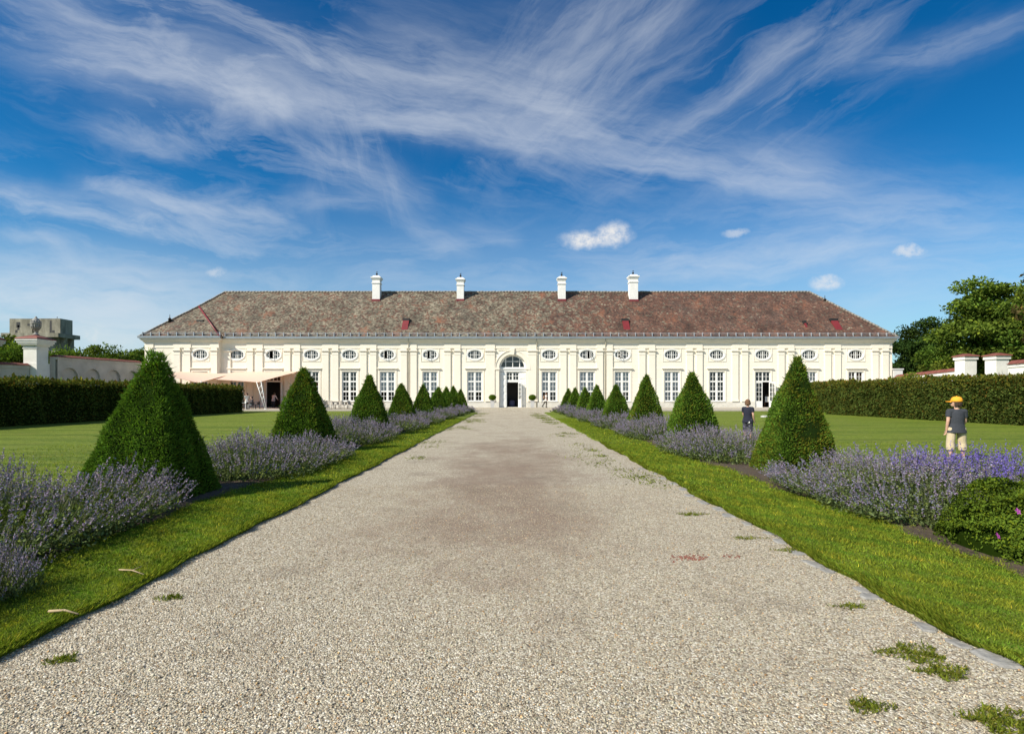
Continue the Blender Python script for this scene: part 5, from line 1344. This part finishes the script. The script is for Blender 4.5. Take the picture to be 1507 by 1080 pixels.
def table_mesh(wd, dp, cloth=False):
    m_ = MB(); m_.box(-wd, wd, -dp, dp, .71, .74)
    if cloth: m_.box(-wd-.01, wd+.01, -dp-.01, dp+.01, .745, .752); m_.box(-wd-.012, wd+.012, -dp-.015, -dp-.008, .60, .752)
    for x in (-wd+.05, wd-.05):
        for y in (-dp+.05, dp-.05): m_.box(x-.02, x+.02, y-.02, y+.02, 0, .71)
    return m_
TBM = table_mesh(.38, .38).mesh('cafe_table', M['rattan'])
k = 0
CL = ['leftmost grey wicker chair of the terrace group between the second and third left pyramids', 'grey wicker chair turned away, second from the left in the terrace group', 'grey wicker chair behind the left cafe table of the terrace group', 'grey wicker chair in the middle of the terrace group',
      'grey wicker chair right of the middle of the terrace group', 'grey wicker chair behind the right cafe table of the terrace group', 'second grey wicker chair from the right end of the terrace group', 'rightmost grey wicker chair of the terrace group, under the dark window',
      'single grey wicker chair half hidden by the third left pyramid']
for (px, Z, a), lab in zip([(466, 54.5, 80), (476, 53.6, 200), (481, 55.6, 10), (491, 54.2, 100), (496, 55.8, -60), (503, 54.0, 170), (509, 55.2, -90), (515, 54.4, 60), (563, 55, 30)], CL):
    tag(link('cafe_chair', CHM, None, (gx(px, Z), Z, .1), R(a)), lab, 'chair', 'wicker chairs on the terrace')
for px, Z, lab in ((471, 54.4, 'small cafe table at the left of the terrace group'), (486, 54.6, 'small cafe table in the middle of the terrace group'), (506.5, 54.8, 'small cafe table at the right of the terrace group')):
    tag(link('cafe_table', TBM, None, (gx(px, Z), Z, .1), .2), lab, 'table', 'cafe tables on the terrace')
tw = table_mesh(.55, .40, True).mesh('dining_table', M['white']); tag(link('dining_table', tw, None, (gx(357, 53.5), 53.5, .1)), 'table with a white cloth at the edge of the shaded terrace', 'table')
dkc = CHM.copy(); dkc.materials.clear(); dkc.materials.append(simple('dark wicker', (.06, .05, .05), .7, .2, 10))
for px, Z, a, lab in ((372, 54.0, 150, 'dark wicker chair with the seated guest'), (379, 54.6, -70, 'empty dark wicker chair right of the seated guest'), (352, 54.4, 20, 'dark wicker chair behind the white clothed table')):
    tag(link('cafe_chair', dkc, None, (gx(px, Z), Z, .1), R(a)), lab, 'chair')
# small things lying about
wb_ = MB().box(-.35, .35, -.22, .22, 0, .09, 0); wb_.box(-.30, .30, -.17, .17, .09, .12)
tag(wb_.build('ground_hatch', simple('pale stone slab', (.6, .6, .58), .8, .1, 4), None, (gx(1129, 36), 36, .003), bevel=.01), 'small pale stone slab lying in the right lawn beside the nearest pyramid', 'slab')
# garden stand with a white sheet inside the open right hand door
es = MB()
es.tube([(-.35, 0, 0), (-.1, .05, 1.5)], .03, 6); es.tube([(.35, 0, 0), (.1, .05, 1.5)], .03, 6); es.tube([(0, .5, 0), (0, .08, 1.5)], .03, 6); es.box(-.3, .3, -.02, .05, .55, .60)
o_ = es.build('easel', M['wood'], None, (gx(1129.5, 62.6), 62.7, .13)); tag(o_, 'wooden easel with a white sheet standing in the open right hand door', 'easel')
MB().box(-.26, .26, -.06, -.03, .60, 1.25).build('sheet', M['white'], o_)
dt = MB(); dt.lathe([(.42, 0), (.40, .35), (.34, .72), (.36, .76), (.36, .78)], 20); tag(dt.build('round_table', simple('blue violet tablecloth', (.16, .15, .26), .9, .1, 3), None, (gx(753.5, 64.2), 64.2, .13)), 'round table under a bluish cloth just inside the dark entrance door', 'table')
# ------------------------------------------------------------------ people
SKIN = simple('skin', (.55, .33, .24), .55, .08, 20)
def solid(mb, mat_, name, vox, parent=None, smooth=4):
    """melt overlapping tapered limbs into one continuous surface"""
    me = mb.mesh('tmp', mat_); ob = bpy.data.objects.new('tmp', me); COL.objects.link(ob)
    r = ob.modifiers.new('r', 'REMESH'); r.mode = 'VOXEL'; r.voxel_size = vox; r.use_smooth_shade = True
    s_ = ob.modifiers.new('s', 'SMOOTH'); s_.iterations = smooth; s_.factor = .5
    bpy.context.view_layer.update()
    dg = bpy.context.evaluated_depsgraph_get(); m2 = bpy.data.meshes.new_from_object(ob.evaluated_get(dg)); m2.name = name
    m2.materials.clear(); m2.materials.append(mat_)
    bpy.data.objects.remove(ob); bpy.data.meshes.remove(me)
    return m2
def limb(mb, pts, rad, n=12): mb.tube(pts, rad, n); [mb.ball(p, r, n, 8) for p, r in zip(pts, rad)]
def torso(mb, rows, n=18):     # rows: (x, y, z, rx, ry)
    vs = []; fs = []
    for x, y, z, rx, ry in rows:
        for k in range(n): a = 2*PI*k/n; vs.append((x+rx*math.cos(a), y+ry*math.sin(a), z))
    for i in range(len(rows)-1):
        for k in range(n): k2 = (k+1) % n; fs.append((i*n+k, i*n+k2, (i+1)*n+k2, (i+1)*n+k))
    fs += [tuple(range(n-1, -1, -1)), tuple((len(rows)-1)*n+k for k in range(n))]
    mb.add(vs, fs, 0, True)
def hand(mb, w_, d_, side, s):
    """palm and five curled fingers; w_ wrist, d_ direction of the forearm, side = +1 for the right hand"""
    w_, d_ = Vector(w_), Vector(d_).normalized(); fw = Vector((0, 1, 0)); fw = (fw-d_*fw.dot(d_)).normalized(); inn = d_.cross(fw)*side
    pc = w_+d_*.045*s
    limb(mb, [w_, w_+d_*.03*s], [.020*s, .022*s], 8)
    for k, off in enumerate((-.024, -.008, .008, .024)): limb(mb, [w_+d_*.02*s+fw*off*.6*s, w_+d_*.085*s+fw*off*s], [.013*s, .0115*s], 8)
    for k, (off, ln) in enumerate(((.026, .062), (.009, .072), (-.008, .068), (-.024, .054))):
        b_ = w_+d_*.085*s+fw*off*s; m_ = b_+d_*ln*.55*s+inn*.010*s; limb(mb, [b_, m_, m_+d_*ln*.38*s+inn*.024*s], [.0095*s, .0088*s, .0075*s], 7)
    b_ = w_+d_*.03*s+fw*.022*s; limb(mb, [b_, b_+d_*.030*s+fw*.026*s, b_+d_*.060*s+fw*.034*s+inn*.012*s], [.013*s, .011*s, .009*s], 7)
def person(name, lab, loc, H, face, look=0, pose=None, shirt=None, bottoms=None, bottom_len='knee', hair=None, cap=None, shoes=None, vox=.009, sleeve=.55, group=None, child=False):
    """stands facing +y, then turned by face; look turns the head further"""
    o_ = empty(name, loc, face); tag(o_, lab, 'person', group)
    p = dict(la=[(-.112, 0, .795), (-.138, -.01, .625), (-.138, .045, .475)], ra=[(.112, 0, .795), (.138, -.01, .625), (.138, .045, .475)],
             ll=[(-.058, 0, .50), (-.066, .012, .275), (-.066, -.015, .045)], rl=[(.058, 0, .50), (.066, .012, .275), (.066, -.015, .045)], lean=0)
    if pose: p.update(pose)
    q = lambda pts: [Vector(a)*H for a in pts]
    hs_ = 1.12 if child else 1.0
    lean = p['lean']; hx, hy, hz = 0, lean*.33+.012, .885
    la, ra, ll, rl = q(p['la']), q(p['ra']), q(p['ll']), q(p['rl'])
    b_ = MB()
    torso(b_, [(0, 0, .47*H, .070*H, .055*H), (0, 0, .52*H, .088*H, .062*H), (0, lean*.08*H, .60*H, .078*H, .055*H), (0, lean*.16*H, .70*H, .092*H, .062*H), (0, lean*.24*H, .775*H, .100*H, .058*H), (0, lean*.27*H, .815*H, .060*H, .045*H), (0, lean*.28*H, .835*H, .034*H, .034*H)])
    limb(b_, [(0, lean*.27*H, .81*H), (0, (hy-.006)*H, .875*H)], [.036*H, .031*H])
    for arm, sd in ((la, -1), (ra, 1)):
        limb(b_, [Vector((sd*.07*H, lean*.25*H, .80*H)), arm[0], arm[0].lerp(arm[1], .5), arm[1], arm[1].lerp(arm[2], .35), arm[2]], [.033*H, .033*H, .029*H, .024*H, .024*H, .016*H])
        hand(b_, arm[2], arm[2]-arm[1], sd, H*.62)
    for leg in (ll, rl):
        limb(b_, [leg[0], leg[0].lerp(leg[1], .5), leg[1], leg[1].lerp(leg[2], .35), leg[2]], [.054*H, .047*H, .036*H, .036*H, .022*H])
        an = leg[2]; limb(b_, [an+Vector((0, -.012*H, -.02*H)), an+Vector((0, .04*H, -.022*H)), an+Vector((0, .088*H, -.028*H))], [.022*H, .021*H, .015*H])
    # head, turned by look about the neck
    hb = MB(); r = hs_*H
    hb.ball((0, 0, .052*r), (.052*r, .062*r, .070*r), 16, 12); hb.ball((0, .022*r, .015*r), (.038*r, .042*r, .034*r), 12, 8); limb(hb, [(0, .055*r, .045*r), (0, .071*r, .028*r)], [.007*r, .0105*r], 8)
    for sd in (-1, 1): hb.ball((sd*.053*r, -.004*r, .040*r), (.008*r, .016*r, .022*r), 8, 6)
    hb.ball((0, .054*r, .004*r), (.020*r, .011*r, .006*r), 10, 6); hb.ball((0, .052*r, .013*r), (.018*r, .012*r, .004*r), 10, 6)
    Rm = Matrix.Translation((hx, hy*H, hz*H)) @ Matrix.Rotation(look, 4, 'Z')
    hb.v = [tuple(Rm @ Vector(v)) for v in hb.v]; b_.add(hb.v, hb.f, 0, True)
    link('body', solid(b_, SKIN, 'body', vox), o_)
    def onhead(mb, nm, mat_, remesh=True):
        mb.v = [tuple(Rm @ Vector(v)) for v in mb.v]
        return link(nm, solid(mb, mat_, nm, vox*.8, smooth=2) if remesh else mb.mesh(nm, mat_), o_)
    ey = MB()
    for sd in (-1, 1): ey.ball((sd*.021*r, .0555*r, .047*r), (.0075*r, .005*r, .0055*r), 8, 6)
    onhead(ey, 'eyes', M['dark'], False)
    if hair:
        h_ = MB(); h_.ball((0, -.010*r, .066*r), (.058*r, .063*r, .064*r), 16, 10); h_.ball((0, -.030*r, .034*r), (.053*r, .042*r, .050*r), 14, 8)
        for k in range(9): a = PI+PI*(k-4)/7; limb(h_, [(.05*r*math.sin(a), .045*r*math.cos(a)-.006*r, .05*r), (.054*r*math.sin(a), .052*r*math.cos(a)-.006*r, .008*r-(k % 3)*.006*r)], [.016*r, .010*r], 7)
        onhead(h_, 'hair', hair)
    if cap:
        c_ = MB(); prof = [(1.0, .060), (1.02, .075), (.98, .100), (.80, .124), (.50, .136), (.02, .140)]
        c_.lathe([(.0635*a*r, z*r) for a, z in prof], 20, (0, -.004*r, 0), sx=.95, sy=1.08); c_.lathe([(.006*r, .138*r), (.008*r, .146*r), (.002*r, .149*r)], 8, (0, -.004*r, 0))
        vs = []
        for k in range(11):
            a = PI*k/10; ca, sa = math.cos(a), math.sin(a); vs += [(.057*r*ca, .045*r+.012*r*sa, .070*r), (.052*r*ca, .050*r+.075*r*sa, .062*r+.006*r*sa), (.057*r*ca, .045*r+.012*r*sa, .062*r), (.052*r*ca, .050*r+.075*r*sa, .055*r+.006*r*sa)]
        fs = []
        for k in range(10): a = 4*k; fs += [(a, a+4, a+5, a+1), (a+2, a+3, a+7, a+6), (a+1, a+5, a+7, a+3)]
        c_.add(vs, fs, 0, True); onhead(c_, 'cap', cap, False)
    if shirt:
        s_ = MB(); e = .013*H
        torso(s_, [(0, .002*H, .44*H, .142*H, .096*H), (0, .002*H, .51*H, .126*H, .086*H), (0, lean*.08*H, .60*H, .098*H, .072*H), (0, lean*.16*H, .70*H, .104*H, .073*H), (0, lean*.24*H, .77*H, .106*H, .066*H), (0, lean*.26*H, .812*H, .078*H, .055*H), (0, lean*.28*H, .832*H, .040*H, .042*H)])
        for arm, sd in ((la, -1), (ra, 1)):
            el_ = arm[0].lerp(arm[1], sleeve) if sleeve <= 1 else arm[1]
            pts_ = [Vector((sd*.055*H, lean*.25*H, .795*H)), arm[0]+Vector((0, 0, .004*H)), el_]; rd = [.046*H, .043*H, .043*H]
            if sleeve > 1: pts_.append(arm[1].lerp(arm[2], .85)); rd[2] = .036*H; rd.append(.027*H)
            limb(s_, pts_[:-1], rd[:-1]); s_.tube(pts_[-2:], rd[-2:], 12)
        link('shirt', solid(s_, shirt, 'shirt', vox), o_)
    if bottoms:
        t_ = MB()
        torso(t_, [(0, 0, .46*H, .092*H, .070*H), (0, 0, .50*H, .097*H, .072*H), (0, 0, .535*H, .091*H, .067*H)])
        for leg in (ll, rl):
            k_ = leg[0].lerp(leg[1], .6)
            if bottom_len == 'knee': kn = leg[1].lerp(leg[2], .22); limb(t_, [leg[0], k_], [.070*H, .060*H]); t_.tube([leg[0], k_, kn], [.068*H, .061*H, .058*H], 14)
            elif bottom_len == 'calf': kn = leg[1].lerp(leg[2], .52); limb(t_, [leg[0], k_], [.064*H, .059*H]); t_.tube([leg[0], k_, leg[1], leg[1].lerp(leg[2], .3), kn], [.064*H, .060*H, .059*H, .062*H, .056*H], 14)
            else: kn = leg[1].lerp(leg[2], .97); limb(t_, [leg[0], k_, leg[1]], [.070*H, .056*H, .047*H]); t_.tube([leg[1], kn], [.047*H, .036*H], 14)
        link('shorts' if bottom_len != 'long' else 'trousers', solid(t_, bottoms, 'bottoms', vox), o_)
    if shoes:
        for leg in (ll, rl):
            f_ = MB(); an = leg[2]; limb(f_, [an+Vector((0, -.016*H, -.014*H)), an+Vector((0, .04*H, -.022*H)), an+Vector((0, .092*H, -.027*H))], [.030*H, .027*H, .022*H]); link('shoe', solid(f_, shoes, 'shoe', vox), o_)
    return o_
cloth = lambda nm, c, v=.12: simple(nm, c, .9, v, 14, bump=.4, bscale=22)
Z = 12.25; x = gx(1408, Z)
person('person', 'boy in an orange cap, charcoal shirt and beige shorts standing on the right lawn', (x, Z, .0), 1.42, R(-14), R(58), dict(la=[(-.108, 0, .79), (-.132, -.02, .635), (-.138, .012, .49)], ra=[(.108, 0, .79), (.132, .03, .63), (.105, .10, .51)], ll=[(-.066, 0, .50), (-.090, .0, .275), (-.098, -.025, .045)], rl=[(.066, 0, .50), (.086, .022, .275), (.098, .01, .045)]),
       cloth('charcoal shirt cloth', (.035, .040, .052)), cloth('beige shorts cloth', (.52, .43, .29)), 'calf', cloth('dark hair', (.05, .03, .02)), simple('orange cap cloth', (.85, .36, .02), .8, .06, 20), cloth('grey sneakers', (.25, .23, .22)), vox=.0065, child=True)
Z = 17.7; x = gx(1100.5, Z)
o_ = person('person', 'brown haired boy in navy shirt and dark shorts beside the nearest right pyramid', (x, Z, 0), 1.34, R(-38), R(-12), dict(ra=[(.106, 0, .79), (.132, -.015, .63), (.140, .045, .495)], la=[(-.104, 0, .79), (-.118, .05, .64), (-.07, .13, .53)]),
       cloth('navy shirt cloth', (.012, .014, .030)), cloth('dark shorts cloth', (.045, .048, .065), .5), 'knee', cloth('brown hair', (.16, .085, .045), .3), None, cloth('dark sneakers', (.05, .05, .06)), vox=.008, child=True)
MB().ball((.062, -.105, .60), (.035, .010, .032), 10, 6).build('badge', M['white'], o_)
stride = dict(ll=[(-.055, 0, .50), (-.06, -.09, .29), (-.06, -.22, .10)], rl=[(.055, 0, .50), (.06, .05, .275), (.06, .02, .045)], la=[(-.12, .02, .80), (-.14, .07, .65), (-.12, .15, .56)], ra=[(.12, .02, .80), (.14, -.02, .64), (.13, .08, .52)], lean=.12)
o_ = person('person', 'walker in a white top and dark trousers passing the window right of the entrance', (gx(803, 60.0), 60.0, .104), 1.70, R(-80), 0, stride, cloth('white top', (.70, .68, .64)), cloth('olive trousers', (.10, .09, .07)), 'long', cloth('auburn hair', (.13, .06, .03)), None, cloth('black shoes', (.02, .02, .02)), vox=.014, sleeve=.5)
MB().box(-.15, .15, -.30, -.12, 1.02, 1.40).build('backpack', cloth('brown backpack cloth', (.22, .13, .08)), o_, bevel=.03)
o_ = person('person', 'waiter in a pink shirt and dark trousers bending at the dark cafe door', (gx(402, 60.9), 60.9, .104), 1.72, R(-20), R(-20), dict(lean=.30, la=[(-.13, .07, .79), (-.17, .12, .65), (-.10, .22, .56)], ra=[(.13, .07, .79), (.19, .10, .66), (.16, .22, .56)]), cloth('pale pink shirt cloth', (.60, .50, .50)), cloth('black trousers', (.03, .03, .035)), 'long', cloth('short dark hair', (.04, .03, .02)), None, cloth('black leather', (.02, .02, .02)), vox=.014, sleeve=1.5)
o_ = person('person', 'woman in a white blouse and dark skirt standing at the white clothed table', (gx(363.5, 53.9), 53.9, .104), 1.66, R(70), R(20), dict(la=[(-.125, .01, .80), (-.15, .06, .65), (-.09, .15, .60)]), cloth('white blouse cloth', (.72, .68, .62)), cloth('dark grey skirt', (.05, .055, .06)), 'long', cloth('long brown hair', (.07, .04, .03)), None, cloth('dark shoes', (.03, .03, .03)), vox=.014, sleeve=.6)
sit = dict(ll=[(-.06, 0, .50), (-.07, .24, .50), (-.07, .25, .275)], rl=[(.06, 0, .50), (.07, .24, .505), (.09, .24, .275)], la=[(-.125, 0, .80), (-.15, .04, .64), (-.11, .17, .60)], ra=[(.125, 0, .80), (.15, .05, .64), (.08, .17, .61)], lean=.08)
person('person', 'seated guest in a dark jacket on a dark wicker chair under the sail', (gx(371.5, 53.95), 53.95, .104-.385), 1.68, R(120), R(0), sit, cloth('dark jacket', (.05, .045, .05)), cloth('white trousers', (.60, .58, .55)), 'long', cloth('black hair', (.03, .02, .02)), None, cloth('sandals', (.08, .05, .04)), vox=.014, sleeve=1.5)
